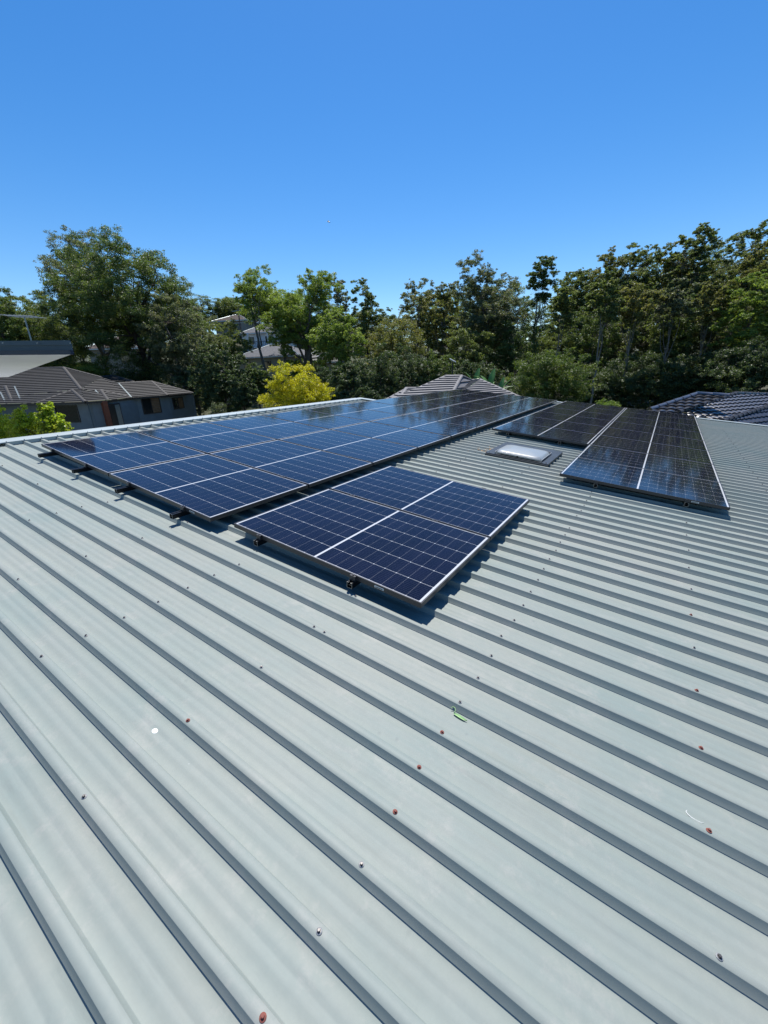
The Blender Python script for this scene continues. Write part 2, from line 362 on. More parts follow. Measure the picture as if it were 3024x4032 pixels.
mb = MB()
for (a, b_) in (((-4.2, -4.8), (-3.75, 7.5)), ((-3.745, -4.8), (12.0, 12.9))):
    mb.box((a[0], a[1], -5.5), (b_[0], b_[1], -0.30))
part('wall', mb, M['brick'], house)
mb = MB(); mb.box((12.52, -5, -0.26), (12.64, 13.2, -0.13)); part('gutter', mb, M['cap_dark'], house)

# screws: head, bonded washer; nearest as children, the rest one part
def screw_mesh(mb1, mb2, x, y, z, rng, n=10):
    mb2.lathe((x, y, z), [(0.0088, 0), (0.0088, 0.0012), (0.0065, 0.0026)], n)
    tx = rng.uniform(-0.0006, 0.0006)
    mb1.lathe((x + tx, y, z), [(0.0062, 0.0024), (0.0062, 0.0034), (0.0046, 0.0036), (0.0046, 0.0078), (0.0036, 0.0086)], 6 if n > 6 else 6)
rng = random.Random(11)
SCREWS = []
def row(u0, ks, du=0.008, every=1):
    for k in ks: SCREWS.append((u0 + rng.uniform(-du, du), k, 0))
row(1.285, [-9, -7, -5, -3, -1])
SCREWS.append((1.36, -3, 0))
row(2.178, list(range(-10, 11))); row(0.40, list(range(-12, -1))); row(3.10, [-7, -5, -3, -1, 1, 3, 5, 7, 9, 11, 13, 15])
row(-0.49, [-13, -11, -9, -7, -5, -3, -1]); row(-1.44, list(range(-14, -1)), 0.03); row(-2.4, [-15, -13, -11, -9, -7, -5, -3]); row(-3.35, list(range(-16, -2)), 0.02)
row(4.02, list(range(-8, 60, 2))); row(4.94, list(range(-2, 66, 1))); row(5.86, list(range(10, 66, 2))); row(6.8, list(range(16, 66, 2)))
row(2.178, list(range(12, 19))); row(1.28, [14, 16, 18, 20, 26, 28]); row(0.40, [14, 16, 18, 19]); row(0.9, [17, 19, 20])
rusty = {(1.285, -9): 0, (1.285, -7): 1, (2.178, -6): 1, (2.178, -5): 1, (2.178, -4): 1, (2.178, -9): 1, (3.10, -3): 1, (3.10, -1): 1, (3.10, 1): 1, (3.10, 5): 1}
def is_rusty(u, k):
    for (a, b_), f in rusty.items():
        if f and abs(a - u) < 0.03 and b_ == k: return True
    return False
SCREWS.sort(key=lambda s: (Vector((s[0], kcrest(s[1], s[0]), ZC)) - CAM_C).length)
far1 = MB(); far2 = MB()
protos = {}
for i, (u, k, _) in enumerate(SCREWS):
    v = kcrest(k, u)
    if i < 96:
        key = 'rust' if is_rusty(u, k) else 'zinc'
        if key not in protos:
            a, b_ = MB(), MB(); screw_mesh(a, b_, 0, 0, 0, rng, 14)
            s0 = part('screw', a, M['rust'] if key == 'rust' else M['screw'], house); s0.location = (u, v, ZC + 0.0008)
            w0 = part('washer', b_, M['washer'] if key != 'rust' else M['rust'], s0)
            protos[key] = s0
            if key == 'rust': s0['label'] = 'rusty red roof screw'
            w0.rotation_euler = (rng.uniform(-.1, .1), rng.uniform(-.1, .1), 0)
        else:
            s = protos[key].copy(); col.objects.link(s); s.location = (u, v, ZC + 0.0008); s.rotation_euler = (rng.uniform(-.08, .08), rng.uniform(-.08, .08), rng.uniform(0, 3))
            w = protos[key].children[0].copy(); col.objects.link(w); w.parent = s
    else:
        screw_mesh(far1, far1, u, v, ZC + 0.0008, rng, 6)
# screws on the capping
for k in range(-1, 40): screw_mesh(far1, far1, -4.468, kcrest(k, -4.468), -0.0875, rng, 6)
o = part('screws', far1, M['screw'], house); o['kind'] = 'stuff'

# ------------------------------------------------------------------ solar panels
def make_panel():
    t = thing('solar_panel', '', 'solar panel')
    mb = MB(); lip = 0.009; th = 0.0018; H = 0.035
    mb.box((0, 0, -H), (L, 0.0025, 0)); mb.box((0, W - 0.0025, -H), (L, W, 0)); mb.box((0, 0.0025, -H), (0.0025, W - 0.0025, 0)); mb.box((L - 0.0025, 0.0025, -H), (L, W - 0.0025, 0))
    mb.box((0.0025, 0.0025, -th), (L - 0.0025, lip, 0.0)); mb.box((0.0025, W - lip, -th), (L - 0.0025, W - 0.0025, 0.0))
    mb.box((0.0025, lip, -th), (lip, W - lip, 0.0)); mb.box((L - lip, lip, -th), (L - 0.0025, W - lip, 0.0))
    mb.box((0.0025, 0.0025, -H), (L - 0.0025, 0.028, -H + 0.002)); mb.box((0.0025, W - 0.028, -H), (L - 0.0025, W - 0.0025, -H + 0.002))
    part('frame', mb, M['frame'], t)
    mb = MB(); mb.box((0.004, 0.004, -0.0075), (L - 0.004, W - 0.004, -0.0022)); part('glass', mb, M['pv'], t)
    mb = MB(); mb.box((0.8, 0.5, -0.03), (0.92, 0.62, -0.0080)); part('junction_box', mb, M['rail'], t)
    return t
ordn = ['nearest', 'second', 'third', 'fourth', 'fifth', 'sixth', 'seventh', 'eighth', 'ninth', 'tenth', 'farthest']
PANELS = []
A0 = (-3.693, -0.057); B0 = (0.0, 0.0); C0 = (1.752, 3.556); D0 = (C0[0] - L - GAP, C0[1] + 2 * (W + GAP))
for j in range(11):
    PANELS.append((A0[0], A0[1] + j * (W + GAP), f'{ordn[j]} dark blue solar panel in the ridge side row of the long left array', 'solar panels of the long left array'))
    PANELS.append((A0[0] + L + GAP, A0[1] + j * (W + GAP), f'{ordn[j]} dark blue solar panel in the inner row of the long left array', 'solar panels of the long left array'))
PANELS.append((B0[0], B0[1], 'nearest solar panel of all, front one of the separate middle pair', 'separate pair of solar panels'))
PANELS.append((B0[0], B0[1] + W + GAP, 'rear solar panel of the separate pair in the middle of the roof', 'separate pair of solar panels'))
oc = ordn[:7] + ['farthest']
for j in range(8): PANELS.append((C0[0], C0[1] + j * (W + GAP), f'{oc[j]} black solar panel in the outer right row of the right hand array', 'solar panels of the right hand array'))
od = ordn[:5] + ['farthest']
for j in range(6): PANELS.append((D0[0], D0[1] + j * (W + GAP), f'{od[j]} black solar panel in the short row beyond the skylight', 'solar panels of the right hand array'))
proto = make_panel()
for i, (u, v, lab, g) in enumerate(PANELS):
    o = proto if i == 0 else copy_tree(proto)
    rz = random.Random(i)
    o.matrix_world = MR @ Matrix.Translation((u, v, rz.uniform(-0.0008, 0.0008))) @ Matrix.Rotation(rz.uniform(-0.0010, 0.0010), 4, 'X') @ Matrix.Rotation(rz.uniform(-0.0008, 0.0008), 4, 'Y')
    tag(o, lab, 'solar panel', g)
    if (abs(u) < 1e-6 and abs(v) < 1e-6) or (abs(u - C0[0]) < 1e-6 and abs(v - C0[1]) < 1e-6) or (abs(v - A0[1]) < 1e-6 and u > -2.5 and u < -1):
        mb = MB(); x = 1.385 if u > -1 else 1.43; mb.box((x, -0.0012, -0.026), (x + 0.07, 0.0002, -0.011))
        for q in range(3): pass
        me = part('label_sticker', mb, M['sticker'], None); me.parent = o
        mb = MB(); mb.box((x + 0.008, -0.0018, -0.023), (x + 0.062, -0.0014, -0.017)); q = part('barcode', mb, M['tray'], None); q.parent = me

# rails with feet and clamps
RAILS = []
for n_, (u0, v0, rows, side, over, label) in enumerate([
    (A0[0] + 0.345, A0[1], 11, 'a', 0.15, 'black mounting rail whose cut end pokes out nearest the ridge under the long left array'),
    (A0[0] + 1.235, A0[1], 11, 'a', 0.14, 'black mounting rail second from the ridge under the long left array'),
    (A0[0] + L + GAP + 0.415, A0[1], 11, 'a', 0.13, 'black mounting rail third from the ridge under the long left array'),
    (A0[0] + L + GAP + 1.345, A0[1], 11, 'a', 0.12, 'black mounting rail fourth from the ridge under the long left array'),
    (B0[0] + 0.31, B0[1], 2, 'b', 0.045, 'black mounting rail under the left half of the separate panel pair'),
    (B0[0] + 1.22, B0[1], 2, 'b', 0.045, 'black mounting rail under the right half of the separate panel pair, near the sticker'),
    (C0[0] + 0.43, C0[1], 8, 'c', 0.03, 'left black mounting rail under the outer right panel row'),
    (C0[0] + 1.35, C0[1], 8, 'c', 0.03, 'right black mounting rail under the outer right panel row'),
    (D0[0] + 0.33, D0[1], 6, 'd', 0.05, 'left black mounting rail under the short panel row beyond the skylight'),
    (D0[0] + 1.27, D0[1], 6, 'd', 0.05, 'right black mounting rail under the short panel row beyond the skylight')]):
    Lr = rows * (W + GAP) - GAP
    t = thing('mounting_rail', label, 'mounting rail', mat=MR @ Matrix.Translation((u0, v0, 0)), group='rails carrying the solar panels')
    mb = MB(); w = 0.021; a, b_ = -over, Lr + 0.05; zt, zb = -0.0362, -0.0775; t_ = 0.003
    mb.box((-w, a, zb), (-w + t_, b_, zt)); mb.box((w - t_, a, zb), (w, b_, zt)); mb.box((-w + t_, a, zb), (w - t_, b_, zb + t_))
    mb.box((-w + t_, a, zt - t_), (-0.007, b_, zt)); mb.box((0.007, a, zt - t_), (w - t_, b_, zt)); mb.box((-w + t_, a, (zt + zb) / 2), (w - t_, b_, (zt + zb) / 2 + t_))
    part('rail_profile', mb, M['rail'], t)
    mb = MB(); a2 = a - 0.0012
    mb.box((-w, a2, zb), (-w + 0.002, a - 0.0001, zt)); mb.box((w - 0.002, a2, zb), (w, a - 0.0001, zt)); mb.box((-w + 0.002, a2, zt - 0.002), (-0.007, a - 0.0001, zt)); mb.box((0.007, a2, zt - 0.002), (w - 0.002, a - 0.0001, zt)); mb.box((-w + 0.002, a2, zb), (w - 0.002, a - 0.0001, zb + 0.002))
    part('cut_end', mb, M['rail_cut'], t)
    for r in range(rows + 1):
        y = r * (W + GAP) - GAP / 2
        mb = MB()
        if r == 0: mb.box((-0.022, -0.018, -0.0355), (0.022, -0.0012, 0.0)); mb.box((-0.022, -0.0012, 0.0004), (0.022, 0.007, 0.0034)); mb.lathe((0, -0.009, 0.0), [(0.0055, 0.0002), (0.0055, 0.006)], 6)
        elif r == rows: mb.box((-0.022, Lr + 0.0012, -0.0355), (0.022, Lr + 0.018, 0.0)); mb.box((-0.022, Lr - 0.007, 0.0004), (0.022, Lr + 0.001, 0.0034))
        else: mb.box((-0.03, y - 0.018, 0.0006), (0.03, y + 0.018, 0.0036)); mb.lathe((0, y, 0.0036), [(0.006, 0), (0.006, 0.005)], 6); mb.box((-0.02, y - 0.006, -0.034), (0.02, y + 0.006, 0.0))
        part('end_clamp' if r in (0, rows) else 'mid_clamp', mb, M['frame'], t)
    # tin feet on the rib crests
    kk = math.ceil((v0 - V0 + (0.12 if over < 0.1 else 0.05)) / PITCH)
    while True:
        vc = kcrest(kk, u0) - v0
        if vc > Lr: break
        mb = MB(); mb.box((0.022, vc - 0.018, ZC + 0.001), (0.026, vc + 0.018, -0.045)); mb.box((-0.015, vc - 0.018, ZC + 0.001), (0.0218, vc + 0.018, ZC + 0.005)); mb.lathe((0.03, vc, 0), [(0.006, -0.06), (0.006, -0.052)], 6)
        part('roof_foot', mb, M['frame'], t); kk += 6

# ------------------------------------------------------------------ skylight
t = thing('skylight', 'white domed skylight on a dark flashing tray among the roof ribs', 'skylight', mat=MR @ Matrix.Translation((1.0, 4.55, 0)))
mb = MB(); mb.hexa([(-0.47, -0.36, -0.130), (0.47, -0.36, -0.130), (0.47, 0.62, -0.130), (-0.47, 0.62, -0.130)], [(-0.47, -0.36, -0.072), (0.47, -0.36, -0.072), (0.47, 0.62, -0.066), (-0.47, 0.62, -0.066)])
mb.box((-0.47, -0.385, -0.128), (0.47, -0.3605, -0.085))
part('flashing_tray', mb, M['tray'], t)
mb = MB(); mb.box((-0.31, -0.29, -0.072), (0.33, 0.27, -0.045)); part('upstand', mb, M['tray'], t)
def super_dome(x0, x1, y0, y1, z0, h, nr=14, ns=48, e=0.28):
    mb = MB(); cx_, cy_ = (x0 + x1) / 2, (y0 + y1) / 2; rx, ry = (x1 - x0) / 2, (y1 - y0) / 2
    for i in range(nr + 1):
        s = i / nr
        for j in range(ns):
            a = 2 * math.pi * j / ns; c, s_ = math.cos(a), math.sin(a)
            px_ = math.copysign(abs(c) ** e, c); py_ = math.copysign(abs(s_) ** e, s_)
            z = z0 + (0.022 if s < 0.97 else 0.0) + h * max(0.0, 1 - s ** 2.2) * (0.9 + 0.1 * math.cos(s * 2))
            if 0.97 <= s: z = z0
            mb.v.append((cx_ + rx * px_ * s, cy_ + ry * py_ * s, z))
    for i in range(nr):
        for j in range(ns): mb.f.append((i * ns + j, i * ns + (j + 1) % ns, (i + 1) * ns + (j + 1) % ns, (i + 1) * ns + j))
    return mb
m, nt, b = newmat('opal acrylic'); b.inputs['Base Color'].default_value = (0.25, 0.28, 0.295, 1); b.inputs['Roughness'].default_value = 0.4; b.inputs['Coat Weight'].default_value = 0.25
b.inputs['Subsurface Weight'].default_value = 0.0; M['opal'] = m
part('dome', super_dome(-0.335, 0.355, -0.315, 0.295, -0.048, 0.040), M['opal'], t, smooth=True)
mb = MB()
for (a, b_) in (((-0.345, -0.325), (0.365, -0.317)), ((-0.345, 0.297), (0.365, 0.305)), ((-0.345, -0.3165), (-0.337, 0.2965)), ((0.357, -0.3165), (0.365, 0.2965))): mb.box((a[0], a[1], -0.060), (b_[0], b_[1], -0.040))
part('rim', mb, M['rail_cut'], t)
for (x, y) in ((0.43, -0.31), (-0.43, -0.31), (0.43, 0.57), (-0.43, 0.57)):
    mb = MB(); mb.lathe((x, y, -0.071), [(0.009, 0), (0.009, 0.004), (0.005, 0.009)], 8); part('fixing_screw', mb, M['screw'], t)
mb = MB(); mb.box((0.0, -0.333, -0.064), (0.025, -0.3255, -0.045)); part('catch', mb, M['rail'], t)

# debris: dry leaves beside the skylight
rng = random.Random(3); mb = MB()
for i in range(46):
    u = 0.36 + abs(rng.gauss(0, 0.11)) * -1 + 0.12; v = 4.5 + rng.gauss(0, 0.16); l = rng.uniform(0.02, 0.06); a = rng.uniform(0, 6.28); z = ZP + 0.012 + rng.uniform(0, 0.03)
    c, s = math.cos(a), math.sin(a); tz = rng.uniform(-0.015, 0.015)
    mb.add([(u - c * l / 2, v - s * l / 2, z), (u + s * l / 6, v - c * l / 6, z + 0.006), (u + c * l / 2, v + s * l / 2, z + tz), (u - s * l / 6, v + c * l / 6, z + 0.004)], [(0, 1, 2, 3)])
o = part('leaf_litter', mb, plain('dry leaf', (0.30, 0.19, 0.09), 0.8, 0, 0.5, 30), None, recalc=False); o.matrix_world = MR.copy()
tag(o, 'small heap of dry brown leaves against the left end of the skylight tray', 'leaf litter', kind='stuff')

# small loose things lying on the roof
def ribbon(pts, w, th=0.0015):
    mb = MB()
    for i in range(len(pts) - 1):
        p, q = Vector(pts[i]), Vector(pts[i + 1]); mb.bar(p, q, (w[i] + w[i + 1]) / 2, th)
    return mb
mb = MB(); pts = [(-0.055, 0.012, 0.010), (-0.047, 0.020, 0.016), (-0.036, 0.019, 0.018), (-0.028, 0.011, 0.015), (-0.026, 0.001, 0.011), (-0.030, -0.008, 0.004)]
mb.tube(pts, [0.0016, 0.002, 0.0022, 0.0022, 0.002, 0.0012], 6)
bl = [(-0.030, -0.008, 0.004, 0.004), (-0.012, -0.010, 0.005, 0.008), (0.008, -0.013, 0.005, 0.009), (0.030, -0.017, 0.004, 0.007), (0.052, -0.017, 0.003, 0.0008)]
vs = []; fs = []
for (x, y, z, w) in bl: vs += [(x, y - w, z), (x, y, z - 0.003), (x, y + w, z + 0.002)]
for i in range(4): fs += [(i * 3, i * 3 + 3, i * 3 + 4, i * 3 + 1), (i * 3 + 1, i * 3 + 4, i * 3 + 5, i * 3 + 2)]
mb.add(vs, fs)
m, nt, b = newmat('fresh green leaf'); b.inputs['Base Color'].default_value = (0.28, 0.45, 0.20, 1); b.inputs['Roughness'].default_value = 0.4
o = part('green_leaf', mb, m, None, recalc=False); o.matrix_world = MR @ Matrix.Translation((2.190, -0.462, ZP + 0.005)) @ Matrix.Rotation(0.10, 4, 'Z') @ Matrix.Scale(0.8, 4)
tag(o, 'bright green curled leaf lying in a roof pan beside a rib', 'leaf')
mb = MB(); mb.lathe((0, 0, 0), [(0.0145, 0), (0.013, 0.0012), (0.006, 0.002)], 20); o = part('white_spot', mb, M['white'], None)
o.matrix_world = MR @ Matrix.Translation((1.195, -1.300, ZP + 0.0003)) @ Matrix.Diagonal((1.0, 0.8, 1, 1)); tag(o, 'small round white dropping on the near roof', 'dropping')
mb = MB(); mb.box((-0.014, -0.004, 0), (0.014, 0.004, 0.005)); mb.box((0.010, -0.0035, 0.005), (0.0145, 0.0035, 0.007)); o = part('cable_offcut', mb, M['rail'], None)
p = Vector((1.02, -0.255, ZP + 0.0035)); o.matrix_world = MR @ Matrix.Translation(p) @ Matrix.Rotation(0.5, 4, 'Z'); tag(o, 'tiny black offcut lying on the roof in front of the panel pair', 'offcut')
# shine on a dent, drawn as a thin white arc
mb = MB(); arc = [(0.030 * math.cos(a) , 0.016 * math.sin(a), 0.0009) for a in np.linspace(2.6, 5.6, 14)]
mb.tube(arc, [0.0004 + 0.0013 * math.sin(math.pi * i / 13) for i in range(14)], 5); o = part('dent_glint', mb, M['white'], house); o.location = (3.078, -0.338, ZP + 0.001)

# ------------------------------------------------------------------ tiled roofs
def tiled(mb, poly, course=0.34, rise=0.028, roll=0.0, tw=0.30, zref=0.0):
    """tile courses on a convex planar polygon (world points)"""
    P = [Vector(p) for p in poly]; n = Vector((0, 0, 0))
    for i in range(1, len(P) - 1): n += (P[i] - P[0]).cross(P[i + 1] - P[0])
    n.normalize()
    if n.z < 0: n = -n
    t = (Vector((0, 0, 1)) - n * n.z).normalized(); s = t.cross(n).normalized(); o = P[0]
    q = [((p - o).dot(s), (p - o).dot(t)) for p in P]
    s0, s1 = min(a for a, _ in q) - .1, max(a for a, _ in q) + .1; t0, t1 = min(b for _, b in q) - .4, max(b for _, b in q) + .1
    off = (o.z / max(t.z, 1e-3)) % course; k0 = math.floor((t0 + off) / course); k1 = math.ceil((t1 + off) / course)
    if roll > 0:
        ns = int((s1 - s0) / tw * 6) + 1; ss = [s0 + (s1 - s0) * i / ns for i in range(ns + 1)]
    else: ss = [s0, s1]
    bm = bmesh.new()
    def zz(x, r): return r + (roll * abs(math.sin(math.pi * x / tw)) if roll > 0 else 0)
    prev = None
    for k in range(k0, k1):
        ta, tb = k * course - off, (k + 1) * course - off
        lo0 = [bm.verts.new((x, ta, zz(x, 0.0) )) for x in ss]; lo = [bm.verts.new((x, ta, zz(x, rise))) for x in ss]; hi = [bm.verts.new((x, tb, zz(x, 0.0))) for x in ss]
        for i in range(len(ss) - 1):
            bm.faces.new((lo[i], lo[i + 1], hi[i + 1], hi[i])); bm.faces.new((lo0[i], lo0[i + 1], lo[i + 1], lo[i]))
    cx_ = sum(a for a, _ in q) / len(q); cy_ = sum(b for _, b in q) / len(q)
    for i in range(len(q)):
        a, b_ = q[i], q[(i + 1) % len(q)]; ex, ey = b_[0] - a[0], b_[1] - a[1]
        if abs(ex) + abs(ey) < 1e-6: continue
        nx, ny = ey, -ex
        if (cx_ - a[0]) * nx + (cy_ - a[1]) * ny > 0: nx, ny = -nx, -ny
        g = bm.verts[:] + bm.edges[:] + bm.faces[:]
        bmesh.ops.bisect_plane(bm, geom=g, plane_co=(a[0], a[1], 0), plane_no=(nx, ny, 0), clear_outer=True)
    bm.verts.index_update(); base = len(mb.v)
    for v in bm.verts: mb.v.append(tuple(o + s * v.co.x + t * v.co.y + n * v.co.z))
    for f in bm.faces: mb.f.append(tuple(base + v.index for v in f.verts))
    bm.free()
def ridge_tiles(mb, p, q, r=0.13, seg=0.42, n=7, lift_=0.0):
    p = Vector(p); q = Vector(q); d = q - p; ln = d.length; d.normalize(); k = max(1, int(ln / seg)); x = d.cross(Vector((0, 0, 1))).normalized(); y = x.cross(d)
    for i in range(k):
        a = p + d * (ln * i / k); b_ = p + d * (ln * (i + 1) / k + 0.03); base = len(mb.v)
        for c, rr in ((a, r * 1.08), (b_, r * 0.92)):
            for j in range(n):
                th = math.pi * j / (n - 1) ; mb.v.append(tuple(c + x * (math.cos(th) * rr) + y * (math.sin(th) * rr * 0.75 - 0.03 + lift_)))
        for j in range(n - 1): mb.f.append((base + j, base + j + 1, base + n + j + 1, base + n + j))
        mb.f.append(tuple(base + j for j in range(n)))
def wall_strip(mb, pts, zb, th=0.2):
    for i in range(len(pts) - 1):
        a, b_ = Vector(pts[i]), Vector(pts[i + 1]); d = (b_ - a); d.z = 0; nrm = Vector((-d.y, d.x, 0)).normalized()
        if nrm.dot(FH) < 0: nrm = -nrm
        nrm *= th
        mb.hexa([(a.x, a.y, zb), (b_.x, b_.y, zb), (b_.x + nrm.x, b_.y + nrm.y, zb), (a.x + nrm.x, a.y + nrm.y, zb)], [(a.x, a.y, a.z), (b_.x, b_.y, b_.z), (b_.x + nrm.x, b_.y + nrm.y, b_.z), (a.x + nrm.x, a.y + nrm.y, a.z)])
def wall_rect(a, b_, px0, px1, py0, py1):
    a = Vector(a); b_ = Vector(b_); d = b_ - a; d.z = 0; d.normalize(); n = Vector((-d.y, d.x, 0))
    p0 = lift(px0, (py0 + py1) / 2, a, n); p1 = lift(px1, (py0 + py1) / 2, a, n); pm0 = lift((px0 + px1) / 2, py0, a, n); pm1 = lift((px0 + px1) / 2, py1, a, n)
    if n.dot(FH) > 0: n = -n
    return p0, p1, pm1.z, pm0.z, d, n
def rect_slab(mb, p0, p1, z0, z1, n, o0, o1):
    a = [(p0.x + n.x * o0, p0.y + n.y * o0), (p1.x + n.x * o0, p1.y + n.y * o0), (p1.x + n.x * o1, p1.y + n.y * o1), (p0.x + n.x * o1, p0.y + n.y * o1)]
    mb.hexa([(x, y, z0) for x, y in a], [(x, y, z1) for x, y in a])
def window(parent, a, b_, px0, px1, py0, py1, glass='glass', split=0, blind=None):
    p0, p1, z0, z1, d, n = wall_rect(a, b_, px0, px1, py0, py1); f = 0.06
    mb = MB()
    rect_slab(mb, p0, p1, z1 - f, z1, n, 0.002, 0.05); rect_slab(mb, p0, p1, z0, z0 + f, n, 0.002, 0.05)
    q0 = p0 + (p1 - p0).normalized() * f; q1 = p1 - (p1 - p0).normalized() * f
    rect_slab(mb, p0, q0, z0 + f, z1 - f, n, 0.002, 0.05); rect_slab(mb, q1, p1, z0 + f, z1 - f, n, 0.002, 0.05)
    m0 = q0 + (q1 - q0) * 0.5
    if split: rect_slab(mb, m0 - (q1 - q0).normalized() * 0.025, m0 + (q1 - q0).normalized() * 0.025, z0 + f, z1 - f, n, 0.002, 0.048)
    w_ = part('window', mb, M['dark'], parent, True)
    mb = MB(); rect_slab(mb, q0, m0 if blind else q1, z0 + f, z1 - f, n, 0.004, 0.012); part('pane', mb, M['glass'], w_, True)
    if blind:
        mb = MB(); k = 9; m1 = m0 + (q1 - q0).normalized() * 0.03
        for i in range(k):
            za = z0 + f + (z1 - z0 - 2 * f) * i / k; zb_ = z0 + f + (z1 - z0 - 2 * f) * (i + 0.88) / k; rect_slab(mb, m1, q1, za, zb_, n, 0.004, 0.02)
        part('blind', mb, M[blind], w_, True)
    return w_

# --- neighbour house on the left
HZ = lambda x: 1508 - 0.0327 * x
def eave(px, py, h=1.4): return G(px, py, 1.0 * h * 1 / max(1e-3, -(ray(px, py).z / ray(px, py).dot(FH))))
e = {k: eave(*k) for k in ((-260, 1597), (90, 1590), (141, 1588), (336, 1582), (425, 1576), (518, 1566), (659, 1556), (760, 1547))}
zg = -3.9
t = thing('tiled_house', 'neighbouring blue grey house with a dark brown tiled hip roof at the left', 'house', loc=(e[(336, 1582)].x, e[(336, 1582)].y, zg))
def plane_from(a, b_, pitch):
    d = (b_ - a); d.z = 0; d.normalize(); n = Vector((-d.y, d.x, 0))
    if n.dot(FH) < 0: n = -n
    up = (n * math.cos(pitch) + Vector((0, 0, 1)) * math.sin(pitch)); return a, d.cross(up).normalized()
PF = plane_from(e[(-260, 1597)], e[(336, 1582)], math.radians(20)); PW = plane_from(e[(518, 1566)], e[(659, 1556)], math.radians(19))
lf = lambda x, y: lift(x, y, *PF); lw = lambda x, y: lift(x, y, *PW)
A_, AL, K1, K2 = lf(250, 1447), lf(-300, 1462), lf(320, 1533), lf(285, 1536)
EL, E1, E2 = e[(-260, 1597)], e[(141, 1588)], e[(336, 1582)]
E3, E4, E5, E6 = e[(425, 1576)], e[(518, 1566)], e[(659, 1556)], e[(760, 1547)]
R1, R2 = lw(466, 1509), lw(597, 1502)
PR = plane_from(E2, E4, math.radians(19)); S1 = lift(400, 1486, *PR); S2 = R1 + Vector((0, 0, 0.02))
mb = MB()
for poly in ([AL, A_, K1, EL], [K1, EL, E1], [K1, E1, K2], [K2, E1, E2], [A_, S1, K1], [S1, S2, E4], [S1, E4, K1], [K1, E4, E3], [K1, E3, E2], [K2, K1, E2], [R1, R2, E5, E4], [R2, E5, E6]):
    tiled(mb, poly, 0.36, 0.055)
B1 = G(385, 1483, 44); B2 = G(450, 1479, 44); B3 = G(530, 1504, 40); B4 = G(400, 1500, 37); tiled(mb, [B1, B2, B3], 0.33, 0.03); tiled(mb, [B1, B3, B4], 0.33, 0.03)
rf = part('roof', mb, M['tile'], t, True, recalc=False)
mb = MB()
for p, q in ((AL, A_), (A_, K1), (K2, E2), (K2, E1), (A_, S1), (R1, R2), (R2, E5), (R2, E6), (B1, B2), (B2, B3), (lf(22, 1522), lf(52, 1588)), (lf(0, 1528), lf(22, 1522)), (lift(398, 1538, *PR), E3), (lift(402, 1538, *PR), lift(512, 1564, *PR))): mb = MB(); ridge_tiles(mb, p, q, 0.14); part('ridge_cap', mb, M['tile_edge'], rf, True, recalc=False)
for p, q in ((lf(58, 1523), lf(88, 1590)), (lf(2, 1545), lf(26, 1592)), (lift(375, 1537, *PR), lift(407, 1576, *PR)), (R1, E4)):
    mb = MB(); mb.bar(Vector(p) + Vector((0, 0, 0.04)), Vector(q) + Vector((0, 0, 0.04)), 0.10, 0.03); part('valley_flashing', mb, M['flash'], rf, True)
mb = MB()
for p, q in ((EL, E1), (E1, E2), (E2, E3), (E3, E4), (E4, E5), (E5, E6)): mb.bar(p - Vector((0, 0, .07)), q - Vector((0, 0, .07)), 0.12, 0.13)
part('gutter', mb, M['dark'], t, True)
ins = lambda p, dx=0.0: p + FH * 0.55 + RH * dx - Vector((0, 0, 0.05))
wp = [ins(EL), ins(E2), ins(E3), ins(E4), ins(E5, -0.2), ins(E6, -0.45)]
mb = MB(); wall_strip(mb, wp, zg); back = wp[-1] + FH * 7 - RH * 5; wall_strip(mb, [wp[-1], back], zg)
part('wall', mb, M['render_blue'], t, True)
window(t, wp[0], wp[1], 222, 312, 1596, 1664, split=0); window(t, wp[3], wp[4], 559, 632, 1565, 1629, split=1, blind='blind'); window(t, wp[4], wp[5], 680, 722, 1565, 1610, split=1, blind='blind')
p0, p1, z0, z1, d, n = wall_rect(wp[2], wp[3], 434, 478, 1588, 1665)
mb = MB(); rect_slab(mb, p0, p1, zg, z1, n, 0.003, 0.04); dr = part('door', mb, M['dark'], t, True)
mb = MB(); rect_slab(mb, p0 + (p1 - p0) * 0.5, p0 + (p1 - p0) * 0.92, zg + 0.9, z1 - 0.1, n, 0.042, 0.055); part('screen_panel', mb, M['flash'], dr, True)
p0, p1, z0, z1, d, n = wall_rect(wp[1], wp[2], 405, 424, 1585, 1665); mb = MB(); rect_slab(mb, p0, p1, zg, z1 + 0.1, n, 0.05, 0.42); part('post', mb, M['orange'], t, True)
p0, p1, z0, z1, d, n = wall_rect(wp[1], wp[2], 352, 356, 1585, 1665); mb = MB(); rect_slab(mb, p0, p1, zg, z1 + 0.1, n, 0.003, 0.08); part('downpipe', mb, M['fascia'], t, True)

# --- flat patio roof at the left edge
hz_l = lambda px, py, D: G(px, py, D)
a = hz_l(293, 1396, 8.5); b_ = hz_l(-420, 1402, 8.7); c = hz_l(33, 1487, 14.0); d_ = hz_l(-700, 1500, 15.0)
top = hz_l(291, 1341, 8.5).z - a.z
t = thing('patio_roof', 'flat patio roof with a dark blue fascia and grey soffit at the far left edge', 'patio roof', loc=(b_.x, b_.y, ground_z(b_.x, b_.y)))
up = Vector((0, 0, 1)); fx = -FH * 0.03
mb = MB(); mb.hexa([a + up * .02, b_ + up * .02, d_ + up * .02, c + up * .02], [a + up * .05, b_ + up * .05, d_ + up * .05, c + up * .05]); part('soffit', mb, M['soffit'], t, True)
mb = MB(); mb.hexa([a + up * .052, b_ + up * .052, d_ + up * .052, c + up * .052], [a + up * (top - .02), b_ + up * (top - .02), d_ + up * (top - .1), c + up * (top - .1)]); part('roof_deck', mb, M['cap_dark'], t, True)
mb = MB()
